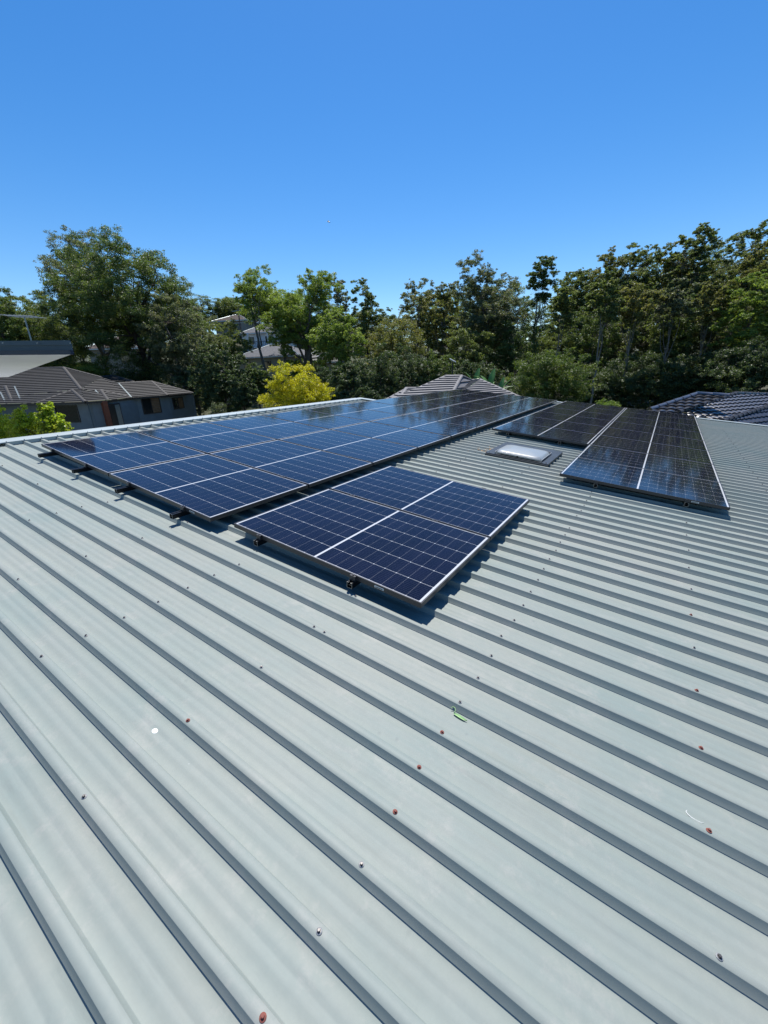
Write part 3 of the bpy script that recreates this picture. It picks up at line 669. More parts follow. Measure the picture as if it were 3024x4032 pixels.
def fas(z0, z1, o0, o1):
    mb.hexa([a - FH * o0 + up * z0, b_ - FH * o0 + up * z0, b_ - FH * o1 + up * z0, a - FH * o1 + up * z0], [a - FH * o0 + up * z1, b_ - FH * o0 + up * z1, b_ - FH * o1 + up * z1, a - FH * o1 + up * z1])
fas(0.075, top, 0.002, 0.03); fas(top * 0.68, top + .005, 0.03, 0.045)
part('fascia', mb, M['fascia'], t, True)
mb = MB(); fas(0.0, 0.075, 0.002, 0.09); fas(0.068, 0.078, 0.09, 0.10); fas(-0.004, 0.006, 0.09, 0.10); part('gutter', mb, M['gutter'], t, True)
for px in (155, 285, 20):
    p = G(px, 1352, 8.5) - FH * 0.05; mb = MB(); mb.tube([p, p - FH * 0.012], 0.012, 8); part('rivet', mb, M['flash'], t, True)
for q in (b_ * 0.5 + d_ * 0.5, b_ * 0.2 + d_ * 0.2 + c * 0.1 + d_ * 0.5):
    mb = MB(); mb.box((q.x - .05, q.y - .05, ground_z(q.x, q.y)), (q.x + .05, q.y + .05, q.z + .02)); part('post', mb, M['fascia'], t, True)

# --- grey tiled house beyond the long array
P0, P1, P2, P3, P4 = G(1756, 1480, 26), G(1817, 1479, 26), G(1857, 1497, 27), G(1890, 1494, 27), G(2035, 1558, 24)
E1_, E0_ = G(1755, 1592, 21.5), G(1440, 1612, 20.5); E9 = G(2075, 1610, 22)
t = thing('tiled_house', 'house with a sunlit grey tiled hip roof rising just beyond the long array', 'house', loc=(P0.x, P0.y, ground_z(P0.x, P0.y)))
g1, g2, g3, g4 = G(1600, 1534, 24.4), G(1646, 1533, 24.4), G(1622, 1563, 22.9), G(1575, 1571, 22.4)
mb = MB()
tiled(mb, [P0, P1, E1_], 0.36, 0.065); tiled(mb, [P0, E1_, E0_], 0.36, 0.065)
tiled(mb, [P1, P2, E1_], 0.36, 0.065); tiled(mb, [P2, P3, E1_], 0.36, 0.065); tiled(mb, [P3, P4, E1_], 0.36, 0.065); tiled(mb, [P4, E9, E1_], 0.36, 0.065)
q5 = G(1480, 1596, 23.0); g5 = G(1560, 1612, 21.5)
tiled(mb, [g1 + up * .06, g2 + up * .06, g3 + up * .06, g4 + up * .06], 0.36, 0.065); tiled(mb, [g1 + up * .05, g4 + up * .05, q5], 0.36, 0.065)
for poly in ([P0, q5 - FH * 0.0 - up * .3, P0 + FH * 6 - up * 2.6 - RH * 2], [P3, P4, P3 + FH * 5 - up * 2]): tiled(mb, poly, 0.36, 0.065)
rf = part('roof', mb, M['tile_mid'], t, True, recalc=False)
mb = MB()
for p, q in ((P0, P1), (P1, E1_), (P1, P2), (P2, P3), (P3, P4), (P0, g2 + up * .06), (g1 + up * .08, g2 + up * .08), (g1 + up * .08, g4 + up * .08), (g1 + up * .05, q5), (P4, P4 * 2 - P3)): mb = MB(); ridge_tiles(mb, p, q, 0.12); part('ridge_cap', mb, M['tile_mid'], rf, True, recalc=False)
mb = MB(); zb = ground_z(P0.x, P0.y)
wall_strip(mb, [E0_ + FH * .6 - up * .2, E1_ + FH * .6 - up * .2, E9 + FH * .6 - up * .2], zb); part('wall', mb, M['cream'], t, True)

# --- black glazed tiled house on the right
def gplane(p, glat, gD): return p, (Vector((0, 0, 1)) - RH * glat - FH * gD).normalized()
H0 = G(2558, 1616, 19.5); F1 = gplane(H0, 0.22, 0.30); f1 = lambda x, y: lift(x, y, *F1)
A1, A2, B0_ = f1(2745, 1554), f1(2868, 1561), f1(2668, 1626)
F2 = gplane(B0_, -0.10, 0.34); f2 = lambda x, y: lift(x, y, *F2)
A3, A4, C1, C0_ = f2(2896, 1552), f2(3250, 1564), f2(3075, 1588), f2(2840, 1662)
F3 = gplane(C0_, -0.22, (C1.z - C0_.z + 0.22 * (C1 - C0_).dot(RH)) / (C1 - C0_).dot(FH)); f3 = lambda x, y: lift(x, y, *F3)
C2, LQ2, LQ = f3(3300, 1640), f3(3300, 1790), f2(2600, 1690)
LQ = f1(2560, 1680)
t = thing('tiled_house', 'house with a glossy black tiled roof glinting in the sun at the right edge', 'house', loc=(A3.x, A3.y, ground_z(A3.x, A3.y)))
mb = MB()
for poly in ([H0, A1, A2], [H0, A2, B0_], [B0_, A3, A4], [B0_, A4, C1], [B0_, C1, C0_], [C0_, C1, C2], [C0_, C2, LQ2], [C1, A4, C2], [H0, B0_, LQ], [B0_, C0_, LQ]):
    tiled(mb, poly, 0.33, 0.06, roll=0.05, tw=0.33)
rf = part('roof', mb, M['tile_gloss'], t, True, recalc=False)
mb = MB()
for p, q in ((H0, A1), (A1, A2), (B0_, A3), (A3, A4), (C0_, C1), (C1, A4)): mb = MB(); ridge_tiles(mb, p + up * .07, q + up * .07, 0.14, 0.40, 9); part('ridge_cap', mb, M['tile_gloss_cap'], rf, True, recalc=False, smooth=True)
mb = MB(); wall_strip(mb, [LQ + FH * .5 - up * .4, LQ2 + FH * .5 - up * .4], ground_z(A3.x, A3.y)); part('wall', mb, M['brick'], t, True)

# --- houses on the hill
def hill_house(px, pye, D, w, dep, yaw, wallh, mat_wall, mat_roof, label, pitch=22, rows=1, balcony=False, solar=False):
    c = G(px, pye, D); z = c.z; zg_ = min(ground_z(c.x, c.y), z - wallh)
    ang = math.atan2(RH.y, RH.x) + math.radians(yaw); Mx = Matrix.Translation((c.x, c.y, z)) @ Matrix.Rotation(ang, 4, 'Z')
    t = thing('hill_house', label, 'house', mat=Matrix.Translation((c.x, c.y, zg_)) @ Matrix.Rotation(ang, 4, 'Z'), group='houses on the wooded hill')
    W2, D2 = w / 2, dep; mb = MB(); mb.box((-W2, 0, zg_ - z), (W2, D2, -0.02)); mw = [tuple(Mx @ Vector(v)) for v in mb.v]; mb.v = mw; part('wall', mb, M[mat_wall], t, True)
    o = 0.5; r = math.tan(math.radians(pitch)); half = (D2 + 2 * o) / 2; hr = half * r
    c4 = [Mx @ Vector(p) for p in ((-W2 - o, -o, 0), (W2 + o, -o, 0), (W2 + o, D2 + o, 0), (-W2 - o, D2 + o, 0))]
    k = max(0.3, W2 + o - half); r1, r2 = Mx @ Vector((-k, D2 / 2, hr)), Mx @ Vector((k, D2 / 2, hr))
    mb = MB(); tiled(mb, [c4[0], c4[1], r2, r1], .4, .04); tiled(mb, [c4[1], c4[2], r2], .4, .04); tiled(mb, [c4[2], c4[3], r1, r2], .4, .04); tiled(mb, [c4[3], c4[0], r1], .4, .04)
    rf = part('roof', mb, M[mat_roof], t, True, recalc=False)
    mb = MB()
    for p, q in ((r1, r2), (c4[0], r1), (c4[1], r2)): mb = MB(); ridge_tiles(mb, p, q, .15); part('ridge_cap', mb, M['flash'], rf, True, recalc=False)
    mb = MB()
    for i in range(4): mb.bar(c4[i] - up * .1, c4[(i + 1) % 4] - up * .1, .12, .16)
    part('gutter', mb, M['white'], t, True)
    nwin = max(2, int(w / 3))
    for rr in range(rows):
        for i in range(nwin):
            x = -W2 + w * (i + 0.5) / nwin; z0 = -1.9 - rr * 2.9
            mb = MB(); mb.box((x - .65, -0.06, z0), (x + .65, -0.002, z0 + 1.2)); mb.v = [tuple(Mx @ Vector(v)) for v in mb.v]; wi = part('window', mb, M['dark'], t, True)
            mb = MB(); mb.box((x - .57, -0.075, z0 + .08), (x - .03, -0.062, z0 + 1.12)); mb.box((x + .03, -0.075, z0 + .08), (x + .57, -0.062, z0 + 1.12)); mb.v = [tuple(Mx @ Vector(v)) for v in mb.v]; part('pane', mb, M['glass'], wi, True)
    if balcony:
        mb = MB(); mb.box((-W2 * .5, -1.6, -2.75), (W2 * .7, -0.002, -2.6)); mb.v = [tuple(Mx @ Vector(v)) for v in mb.v]; bl = part('balcony', mb, M['white'], t, True)
        mb = MB()
        for i in range(14): x = -W2 * .5 + i * W2 * 1.2 / 13; mb.box((x - .03, -1.58, -2.598), (x + .03, -1.54, -1.7))
        mb.box((-W2 * .5, -1.6, -1.698), (W2 * .7, -1.52, -1.62)); mb.v = [tuple(Mx @ Vector(v)) for v in mb.v]; part('railing', mb, M['dark'], bl, True)
        for x in (-W2 * .45, W2 * .65):
            mb = MB(); mb.box((x - .12, -1.5, -2.598), (x + .12, -1.3, -0.05)); mb.v = [tuple(Mx @ Vector(v)) for v in mb.v]; part('column', mb, M['white'], t, True)
    if solar:
        for i in range(3):
            mb = MB(); pts = [c4[0].lerp(c4[1], .35 + i * .14).lerp(r1.lerp(r2, .3 + i * .2), f) for f in (.25, .75)] + [c4[0].lerp(c4[1], .47 + i * .14).lerp(r1.lerp(r2, .45 + i * .2), f) for f in (.75, .25)]
            mb.hexa([p + up * .05 for p in pts], [p + up * .11 for p in pts]); part('solar_module', mb, M['gutter'], t, True)
hill_house(1020, 1310, 84, 7.5, 8, -14, 6.5, 'white', 'tile_hill', 'white two storey hill house with a balcony behind the light green gum tree', 24, 1, True)
hill_house(1050, 1404, 70, 11, 8, -16, 4.5, 'cream', 'tile_hill', 'cream hill house with a grey tiled roof above the yellow tree', 24, 1)
hill_house(1275, 1424, 62, 6.5, 7, 20, 3.2, 'cream', 'tile_hill', 'small low house with solar modules right of the yellow tree', 22, 1, False, True)
hill_house(440, 1372, 66, 6.5, 8, 10, 3.2, 'brick', 'tile_brown', 'brown roofed hill house half hidden behind the big left tree', 24, 1)
hill_house(905, 1262, 96, 7, 8, -8, 3, 'brick', 'tile_brown', 'highest hill house showing a brown roof under the skyline trees', 20, 1)
hill_house(800, 1500, 56, 8, 7, -20, 3, 'cream', 'tile_hill', 'house glinting through the dark tree left of the yellow tree', 22, 1)

# ------------------------------------------------------------------ trees
def rodr(n): return n / np.maximum(1e-9, np.linalg.norm(n, axis=-1, keepdims=True))
def leaves_np(rng, C, Rc, cnt, lf_len, lf_w, flat, up_bias=0.8, droop=0.3, ctr=None):
    cs = np.repeat(C, cnt, axis=0); rr = np.repeat(Rc, cnt)
    d = rodr(rng.normal(size=cs.shape)); rad = rng.random(len(cs)) ** .42 * rng.uniform(.75, 1.3, len(cs))
    off = d * (rad * rr)[:, None]; off[:, 2] *= flat
    off[:, 2] -= (np.hypot(off[:, 0], off[:, 1]) ** 2) / np.maximum(rr, .01) * 0.10
    P = cs + off
    n = rodr(rng.normal(size=cs.shape) + np.array([0, 0, up_bias]) + 0.7 * d)
    t = rodr(np.cross(n, rng.normal(size=cs.shape))); t[:, 2] -= droop; t = rodr(t); b = rodr(np.cross(n, t))
    sc = rng.uniform(0.7, 1.3, len(cs))[:, None]
    l = lf_len * sc; w = lf_w * sc
    V = np.stack([P - t * l / 2, P + b * w / 2 - t * l * .08, P + t * l / 2, P - b * w / 2 - t * l * .08], 1).reshape(-1, 3)
    F = np.arange(len(V)).reshape(-1, 4)
    return V, F
def make_tree(name, label, cat, base, H, R, zb, style, seed, nclump=60, nleaf=9000, leaf=(0.3, 0.15), rc=0.16, flat=0.6, mat='leaf_gum', bark='bark', trunk_r=None, shape='round', group=None, nlimb=7, lean=0.0, dense=False, stems=1):
    """H total height, R crown radius, zb crown bottom height (all metres above base)"""
    rng = np.random.default_rng(seed); base = Vector(base)
    t = thing(name, label, cat, loc=tuple(base), group=group)
    trunk_r = trunk_r or H * 0.017
    ch = (H - zb) / 2; cz = zb + ch
    nclump = int(nclump * 2.3); rc = rc * 0.76; nleaf = int(nleaf * 3.2); leaf = (leaf[0] * .58, leaf[1] * .52)
    bd = rodr(rng.normal(size=(9, 3))); ba = rng.uniform(-.30, .22, 9)
    def env(d):
        return 1 + float(np.sum(ba * np.maximum(0, bd @ d) ** 5))
    # clump centres
    pts = []; tries = 0; rad = []; mind = rc * R * (0.7 if not dense else 0.55)
    lobes = []
    if shape == 'lobed':
        for i in range(6):
            a = rng.random() * 6.28; lobes.append((math.cos(a) * R * .45, math.sin(a) * R * .45, rng.uniform(zb + ch * .5, H - ch * .35), R * rng.uniform(.5, .66)))
    while len(pts) < nclump and tries < nclump * 40:
        tries += 1
        if lobes:
            lx, ly, lz, lr = lobes[rng.integers(len(lobes))]; d = rodr(rng.normal(size=3)); p = np.array([lx, ly, lz]) + d * lr * rng.random() ** .4; p[2] = min(p[2], H - rc * R * .4)
        else:
            d = rodr(rng.normal(size=3)); r = rng.random() ** (0.42) * env(d)
            if shape == 'flame': f = 1.0 - 0.55 * max(0, d[2]) ; p = np.array([d[0] * R * r * f, d[1] * R * r * f, cz + d[2] * ch * r])
            elif shape == 'umbrella':
                p = np.array([d[0] * R * r, d[1] * R * r, cz + abs(d[2]) ** .8 * np.sign(d[2]) * ch * r]);
                if d[2] < -.2 and rng.random() < .65: continue
            else: p = np.array([d[0] * R * r, d[1] * R * r, cz + d[2] * ch * r])
        p = p * np.array([1 + rng.normal() * .05, 1 + rng.normal() * .05, 1])
        if p[2] < zb * .9 or p[2] < 0.2: continue
        if pts and np.min(np.linalg.norm(np.array(pts) - p, axis=1)) < mind: continue
        pts.append(p); rad.append(rc * R * rng.uniform(.7, 1.3))
    C = np.array(pts); Rc = np.array(rad)
    top_ = np.max(C[:, 2] + Rc * flat * .8); C[:, 2] = zb + (C[:, 2] - zb) * (H - zb) / (top_ - zb); hor = np.percentile(np.hypot(C[:, 0], C[:, 1]) + Rc * .6, 97); C[:, :2] *= R / hor
    # trunk and limbs
    mb = MB(); nodes = []
    for sidx in range(stems):
        ox, oy = (rng.normal(size=2) * R * .12) if stems > 1 else (0, 0); th = H * rng.uniform(.62, .78)
        lx, ly = rng.normal(size=2) * H * .03 + np.array([lean * H, 0])
        tp = []
        for i in range(9):
            f = i / 8; tp.append(np.array([ox + lx * f ** 1.5 + rng.normal() * trunk_r * .5 * (0 if i == 0 else 1), oy + ly * f ** 1.5 + rng.normal() * trunk_r * .5 * (0 if i == 0 else 1), th * f]))
        tr = [trunk_r * (1.25 if i == 0 else 1 - .72 * i / 8) for i in range(9)]
        mb.tube(tp, tr, 8)
        for i in range(3, 9): nodes.append((tp[i], tr[i]))
        for k in range(nlimb):
            i = rng.integers(3, 8); s = tp[i]; q = C[rng.integers(len(C))]
            e_ = s + (q - s) * rng.uniform(.6, .85); e_[2] = max(e_[2], s[2] + .05 * H)
            lp = []
            for j in range(6):
                f = j / 5; m_ = s + (e_ - s) * f; m_ = m_ + np.array([0, 0, -1]) * math.sin(f * math.pi) * H * .02 + rng.normal(size=3) * H * .008 * (0 < j < 5); lp.append(m_)
            lr = [tr[i] * .62 * (1 - .6 * j / 5) for j in range(6)]
            mb.tube(lp, lr, 6, False)
            for j in range(2, 6): nodes.append((lp[j], lr[j]))
    NP = np.array([n_[0] for n_ in nodes])
    for c in C[: 110]:
        dd = np.linalg.norm(NP - c, axis=1) + (NP[:, 2] > c[2]) * H * .3; i = int(np.argmin(dd)); s = NP[i]; r = min(nodes[i][1] * .55, trunk_r * .3)
        m1 = s + (c - s) * .5 + rng.normal(size=3) * .04 * R - np.array([0, 0, .02 * H]); mb.tube([s, m1, c], [r, r * .6, r * .25], 4, False)
    part('trunk', mb, M[bark], t, smooth=True, recalc=False)
    sub = []; subr = []
    for c, r in zip(C, Rc):
        sub.append(c); subr.append(r * .72)
        for q in range(6):
            dd = rodr(rng.normal(size=3)); dd[2] *= .7; sub.append(c + dd * r * rng.uniform(.55, 1.35)); subr.append(r * rng.uniform(.24, .55))
    C = np.array(sub); Rc = np.array(subr)
    cnt = np.maximum(3, (nleaf * Rc ** 1.9 / np.sum(Rc ** 1.9)).astype(int))
    V, F = leaves_np(rng, C, Rc, cnt, leaf[0], leaf[1], flat)
    npmesh('crown', V, F, M[mat], t)
    return t
def tree_px(name, label, cat, px, pyt, pyb, wpx, D, **kw):
    """crown spanning pyt..pyb and wpx wide as seen, D metres ahead"""
    c = G(px, (pyt + pyb) / 2, D); gz = ground_z(c.x, c.y); zt = G(px, pyt, D).z; zb = G(px, pyb, D).z
    scale = D / ray(px, 1300).dot(FH) / 1580.1
    R = wpx / 2 * scale
    return make_tree(name, label, cat, (c.x, c.y, gz - 0.05), zt - gz, R, max(0.3, zb - gz), None, **kw)

GF = 'tall gum trees along the skyline'
# left group
tree_px('big_tree', 'largest dark green tree standing behind the neighbouring tiled house', 'tree', 525, 890, 1500, 500, 50, seed=1, nclump=170, nleaf=60000, leaf=(0.28, 0.14), rc=0.15, mat='leaf_dense', bark='bark_dark', trunk_r=.42, shape='round', nlimb=14, dense=True)
tree_px('gum_tree', 'blue green gum tree poking out above and left of the largest tree', 'tree', 345, 880, 1400, 330, 54, seed=2, nclump=90, nleaf=22000, leaf=(0.26, 0.12), rc=0.17, mat='leaf_blue', bark='bark_pale', nlimb=10, group=GF, shape='lobed')
tree_px('gum_tree', 'short gum tree left of the largest tree above the patio roof end', 'tree', 250, 1110, 1420, 260, 50, seed=3, nclump=60, nleaf=14000, leaf=(0.24, 0.12), rc=0.19, mat='leaf_gum', bark='bark', group=GF)
tree_px('leafy_tree', 'green tree at the far left edge behind the patio roof', 'tree', 20, 1105, 1480, 300, 43, seed=4, nclump=80, nleaf=24000, leaf=(0.22, 0.12), rc=0.17, mat='leaf_bush', bark='bark_dark', dense=True)
tree_px('leafy_tree', 'lower green tree between the left edge and the antenna', 'tree', 180, 1230, 1480, 330, 45, seed=5, nclump=80, nleaf=22000, leaf=(0.18, 0.09), rc=0.17, mat='leaf_gum', bark='bark_dark', dense=True)
tree_px('shrub', 'bright green shrub just above the tiled roof of the neighbouring house', 'shrub', 300, 1425, 1490, 260, 46, seed=6, nclump=40, nleaf=9000, leaf=(0.2, 0.12), rc=0.25, mat='leaf_light', bark='bark', dense=True)
tree_px('gum_tree', 'grey green gum tree filling in right of the largest tree', 'tree', 700, 1150, 1560, 280, 46, seed=7, nclump=80, nleaf=20000, leaf=(0.24, 0.12), rc=0.17, mat='leaf_blue', bark='bark', group=GF, dense=True)
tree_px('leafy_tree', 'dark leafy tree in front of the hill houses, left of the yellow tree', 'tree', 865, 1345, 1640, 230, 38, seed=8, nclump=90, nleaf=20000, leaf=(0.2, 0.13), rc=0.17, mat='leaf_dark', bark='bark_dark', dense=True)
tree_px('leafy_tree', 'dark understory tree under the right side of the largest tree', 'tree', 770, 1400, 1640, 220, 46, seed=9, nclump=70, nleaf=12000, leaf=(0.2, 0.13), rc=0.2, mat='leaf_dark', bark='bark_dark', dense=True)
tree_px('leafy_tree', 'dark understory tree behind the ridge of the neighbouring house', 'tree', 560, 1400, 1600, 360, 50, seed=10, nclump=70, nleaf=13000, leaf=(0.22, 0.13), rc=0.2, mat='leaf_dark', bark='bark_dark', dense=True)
tree_px('gum_tree', 'olive gum tree in front of the highest hill house', 'tree', 900, 1262, 1480, 200, 62, seed=120, nclump=60, nleaf=12000, leaf=(0.28, 0.14), rc=0.2, mat='leaf_gum', bark='bark', dense=True, group=GF)
tree_px('gum_tree', 'shaded gum tree between the hill houses and the big tree', 'tree', 780, 1200, 1480, 190, 72, seed=121, nclump=60, nleaf=12000, leaf=(0.3, 0.15), rc=0.2, mat='leaf_blue', bark='bark', dense=True, group=GF)
tree_px('shrub', 'shrub at the right end of the cream hill house', 'shrub', 1185, 1395, 1520, 110, 60, seed=123, nclump=50, nleaf=9000, leaf=(0.26, 0.14), rc=0.22, mat='leaf_light', bark='bark_dark', dense=True)
tree_px('leafy_tree', 'dark leafy tree filling in just left of the yellow tree', 'tree', 955, 1450, 1640, 130, 36, seed=124, nclump=50, nleaf=9000, leaf=(0.2, 0.13), rc=0.2, mat='leaf_dark', bark='bark_dark', dense=True)
tree_px('shrub', 'dark shrub under the cream hill house beside the yellow tree', 'shrub', 1010, 1425, 1560, 120, 46, seed=127, nclump=50, nleaf=8000, leaf=(0.24, 0.14), rc=0.2, mat='leaf_dense', bark='bark_dark', dense=True)
tree_px('gum_tree', 'light green gum crown joining the two light green gums of the centre', 'tree', 1100, 1125, 1275, 260, 68, seed=125, nclump=60, nleaf=12000, leaf=(0.3, 0.15), rc=0.2, mat='leaf_light', bark='bark', group=GF)
tree_px('gum_tree', 'green tree rising behind the top hill house', 'tree', 915, 1165, 1285, 190, 104, seed=126, nclump=60, nleaf=12000, leaf=(0.42, 0.22), rc=0.2, mat='leaf_gum', bark='bark', group=GF, dense=True)
# centre
tree_px('gum_tree', 'light green spreading gum tree above the hill houses', 'tree', 1195, 1055, 1400, 310, 58, seed=11, nclump=95, nleaf=30000, leaf=(0.30, 0.15), rc=0.17, mat='leaf_light', bark='bark', trunk_r=.42, nlimb=12, group=GF, shape='lobed', flat=.55)
tree_px('gum_tree', 'light green gum tree with an open twiggy top left of centre', 'tree', 1005, 1050, 1262, 200, 64, seed=12, nclump=45, nleaf=9000, leaf=(0.30, 0.14), rc=0.19, mat='leaf_light', bark='bark_pale', group=GF, nlimb=9)
tree_px('leafy_tree', 'rounded light green tree stepping down toward the dark shrubs', 'tree', 1330, 1200, 1480, 230, 52, seed=13, nclump=70, nleaf=16000, leaf=(0.28, 0.15), rc=0.2, mat='leaf_light', bark='bark', dense=True)
tree_px('gum_tree', 'grey gum tree on the skyline just right of the light green ones', 'tree', 1330, 1090, 1420, 150, 82, seed=14, nclump=50, nleaf=12000, leaf=(0.36, 0.18), rc=0.22, mat='leaf_blue', bark='bark_pale', group=GF)
tree_px('gum_tree', 'olive gum tree left of the skyline gap', 'tree', 1440, 1100, 1440, 150, 80, seed=15, nclump=55, nleaf=14000, leaf=(0.36, 0.18), rc=0.22, mat='leaf_gum', bark='bark_dark', group=GF)
tree_px('gum_tree', 'tree filling the low part of the skyline gap', 'tree', 1530, 1215, 1480, 150, 84, seed=16, nclump=50, nleaf=12000, leaf=(0.36, 0.18), rc=0.24, mat='leaf_dense', bark='bark_dark', group=GF, dense=True)
tree_px('gum_tree', 'thin crowned brown tipped gum right of the skyline gap', 'tree', 1650, 1095, 1400, 170, 72, seed=17, nclump=60, nleaf=13000, leaf=(0.34, 0.15), rc=0.2, mat='leaf_brown', bark='bark_pale', group=GF, nlimb=9)
tree_px('gum_tree', 'brownish gum tree leaning against the large grey gum', 'tree', 1745, 1110, 1440, 160, 66, seed=18, nclump=80, nleaf=18000, leaf=(0.32, 0.15), rc=0.2, mat='leaf_brown', bark='bark_pale', group=GF)
tree_px('leafy_tree', 'brown tinged tree behind the dark shrubs of the centre', 'tree', 1560, 1240, 1520, 260, 60, seed=19, nclump=70, nleaf=14000, leaf=(0.3, 0.15), rc=0.2, mat='leaf_brown', bark='bark_dark', dense=True)
tree_px('gum_tree', 'large grey green gum tree in the right centre of the skyline', 'tree', 1930, 1000, 1420, 300, 62, seed=20, nclump=140, nleaf=34000, leaf=(0.3, 0.15), rc=0.15, mat='leaf_blue', bark='bark', group=GF, nlimb=12, shape='lobed')
tree_px('gum_tree', 'slender gum tree with a narrow crown and a bare trunk below it', 'tree', 2130, 1003, 1210, 110, 58, seed=21, nclump=34, nleaf=9000, leaf=(0.26, 0.13), rc=0.28, mat='leaf_dense', bark='bark', group=GF, trunk_r=.2, nlimb=4)
# right forest
right_f = [(2260, 1060, 1420, 210, 66, 'leaf_gum'), (2390, 985, 1400, 210, 64, 'leaf_brown'), (2500, 950, 1380, 220, 62, 'leaf_gum'), (2620, 940, 1400, 230, 62, 'leaf_brown'), (2710, 880, 1350, 200, 60, 'leaf_gum'), (2830, 915, 1400, 260, 64, 'leaf_blue'), (2940, 880, 1380, 220, 58, 'leaf_gum'), (3060, 850, 1400, 260, 52, 'leaf_brown'), (3200, 830, 1450, 300, 50, 'leaf_gum')]
names = ['first olive gum of the right hand forest, beside the slender gum', 'brown tipped gum second from the left in the right hand forest', 'gum with pale forked limbs third from the left in the right hand forest', 'brown tipped gum in the middle of the right hand forest', 'tallest pointed gum of the right hand forest', 'blue green gum right of the tallest pointed gum', 'gum near the right edge with a high rounded top', 'brown tipped gum cut by the right edge of the view', 'gum standing beyond the right edge, only its side showing']
for i, (px, pt, pb, w, D, mt) in enumerate(right_f):
    tree_px('gum_tree', names[i], 'tree', px, pt, pb, w, D, seed=30 + i, nclump=120, nleaf=27000, leaf=(0.3, 0.15), rc=0.15, mat=mt, bark='bark_pale' if i in (1, 2, 4, 7) else 'bark', group=GF, nlimb=9, shape='round', flat=.55)
for i, (px, top_, D, w) in enumerate([(3250, 790, 47, 420), (3600, 740, 42, 480), (4100, 680, 38, 560), (4800, 560, 34, 700)]):
    tree_px('gum_tree', ['first', 'second', 'third', 'fourth'][i] + ' tall gum beyond the right edge, mirrored in the right panels', 'tree', px, top_, 1450, w, D, seed=140 + i, nclump=80, nleaf=14000, leaf=(0.34, 0.18), rc=0.2, mat='leaf_gum', bark='bark', group=GF, dense=True)
mids = [(2200, 1260, 1500, 220, 60), (2330, 1200, 1500, 230, 56), (2450, 1220, 1500, 230, 57), (2580, 1160, 1500, 240, 54), (2700, 1150, 1500, 240, 52), (2830, 1180, 1500, 250, 50), (1840, 1270, 1530, 230, 56), (2010, 1250, 1530, 240, 58), (3140, 1300, 1560, 250, 40)]
mn = ['left of the slender gum trunk', 'below the first brown tipped gum', 'between the pale forked limbs', 'below the middle of the right forest', 'below the tallest pointed gum', 'behind the glossy black roof', 'behind the banana plants', 'behind the round green bush', 'at the far right beyond the black roof']
for i, (px, pt, pb, w, D) in enumerate(mids):
    tree_px('leafy_tree', 'shaded mid height tree ' + mn[i], 'tree', px, pt, pb, w, D, seed=50 + i, nclump=60, nleaf=14000, leaf=(0.28, 0.15), rc=0.19, mat=['leaf_gum', 'leaf_dense', 'leaf_blue'][i % 3], bark='bark', dense=True, group='mid height trees inside the forest')
tree_px('leafy_tree', 'bright green layered tree at the right edge', 'tree', 2960, 1070, 1420, 260, 42, seed=60, nclump=70, nleaf=22000, leaf=(0.22, 0.12), rc=0.18, mat='leaf_light', bark='bark', flat=.4)
tree_px('leafy_tree', 'dark green tree below the bright layered tree at the right edge', 'tree', 2950, 1330, 1620, 300, 38, seed=61, nclump=80, nleaf=20000, leaf=(0.22, 0.13), rc=0.18, mat='leaf_dark', bark='bark_dark', dense=True)
for i, (px, pt, pb, w, D, tr_) in enumerate([(2385, 1060, 1290, 150, 45, 0.12), (2505, 1110, 1300, 170, 47, 0.13), (2215, 1120, 1300, 120, 50, 0.09), (2660, 1090, 1300, 150, 46, 0.10), (2800, 1100, 1300, 150, 45, 0.09)]):
    tree_px('gum_tree', ['gum with a tall bare pale trunk rising left of centre in the right forest', 'gum with pale forked limbs over a straight trunk', 'thin pale stemmed gum beside the slender gum', 'pale stemmed gum left of the glossy black roof', 'pale stemmed gum above the glossy black roof'][i], 'tree', px, pt, pb, w, D, seed=160 + i, nclump=34, nleaf=6500, leaf=(0.28, 0.14), rc=0.22, mat=['leaf_gum', 'leaf_brown', 'leaf_gum', 'leaf_blue', 'leaf_brown'][i], bark='bark_pale', trunk_r=tr_, nlimb=6, group=GF)
unders = [(2420, 1400, 1640, 260, 48), (2560, 1380, 1640, 260, 46), (2700, 1390, 1640, 260, 44), (2820, 1370, 1640, 260, 42), (2290, 1440, 1640, 220, 50), (1880, 1420, 1600, 220, 44)]
un = ['behind the pale bare trunk', 'below the pale forked gum', 'left of the glossy black roof', 'directly behind the glossy black roof', 'right of the round green bush', 'behind the street lamp']
for i, (px, pt, pb, w, D) in enumerate(unders):
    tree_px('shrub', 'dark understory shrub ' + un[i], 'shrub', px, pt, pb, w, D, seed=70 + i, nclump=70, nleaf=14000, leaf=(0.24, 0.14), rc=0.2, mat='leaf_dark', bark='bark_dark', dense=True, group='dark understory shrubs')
# nearer bushes
tree_px('yellow_tree', 'bright yellow green leaved tree beyond the ridge left of centre', 'tree', 1150, 1432, 1640, 330, 27, seed=81, nclump=75, nleaf=17000, leaf=(0.15, 0.09), rc=0.2, mat='leaf_yellow', bark='bark_dark', stems=3, shape='lobed', nlimb=6, trunk_r=.07)
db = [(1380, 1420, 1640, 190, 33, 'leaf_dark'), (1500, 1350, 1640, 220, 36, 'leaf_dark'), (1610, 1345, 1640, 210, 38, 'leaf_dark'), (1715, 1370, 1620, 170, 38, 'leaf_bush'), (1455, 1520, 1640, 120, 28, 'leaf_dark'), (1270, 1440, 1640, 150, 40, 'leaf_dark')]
dn = ['leftmost dark shrub of the centre clump, right of the yellow tree', 'tall dark shrub second from the left in the centre clump', 'tall dark shrub in the middle of the centre clump', 'greener shrub at the right end of the centre clump beside the lamp', 'small low shrub in front of the centre clump', 'dark shrub squeezed behind the yellow tree']
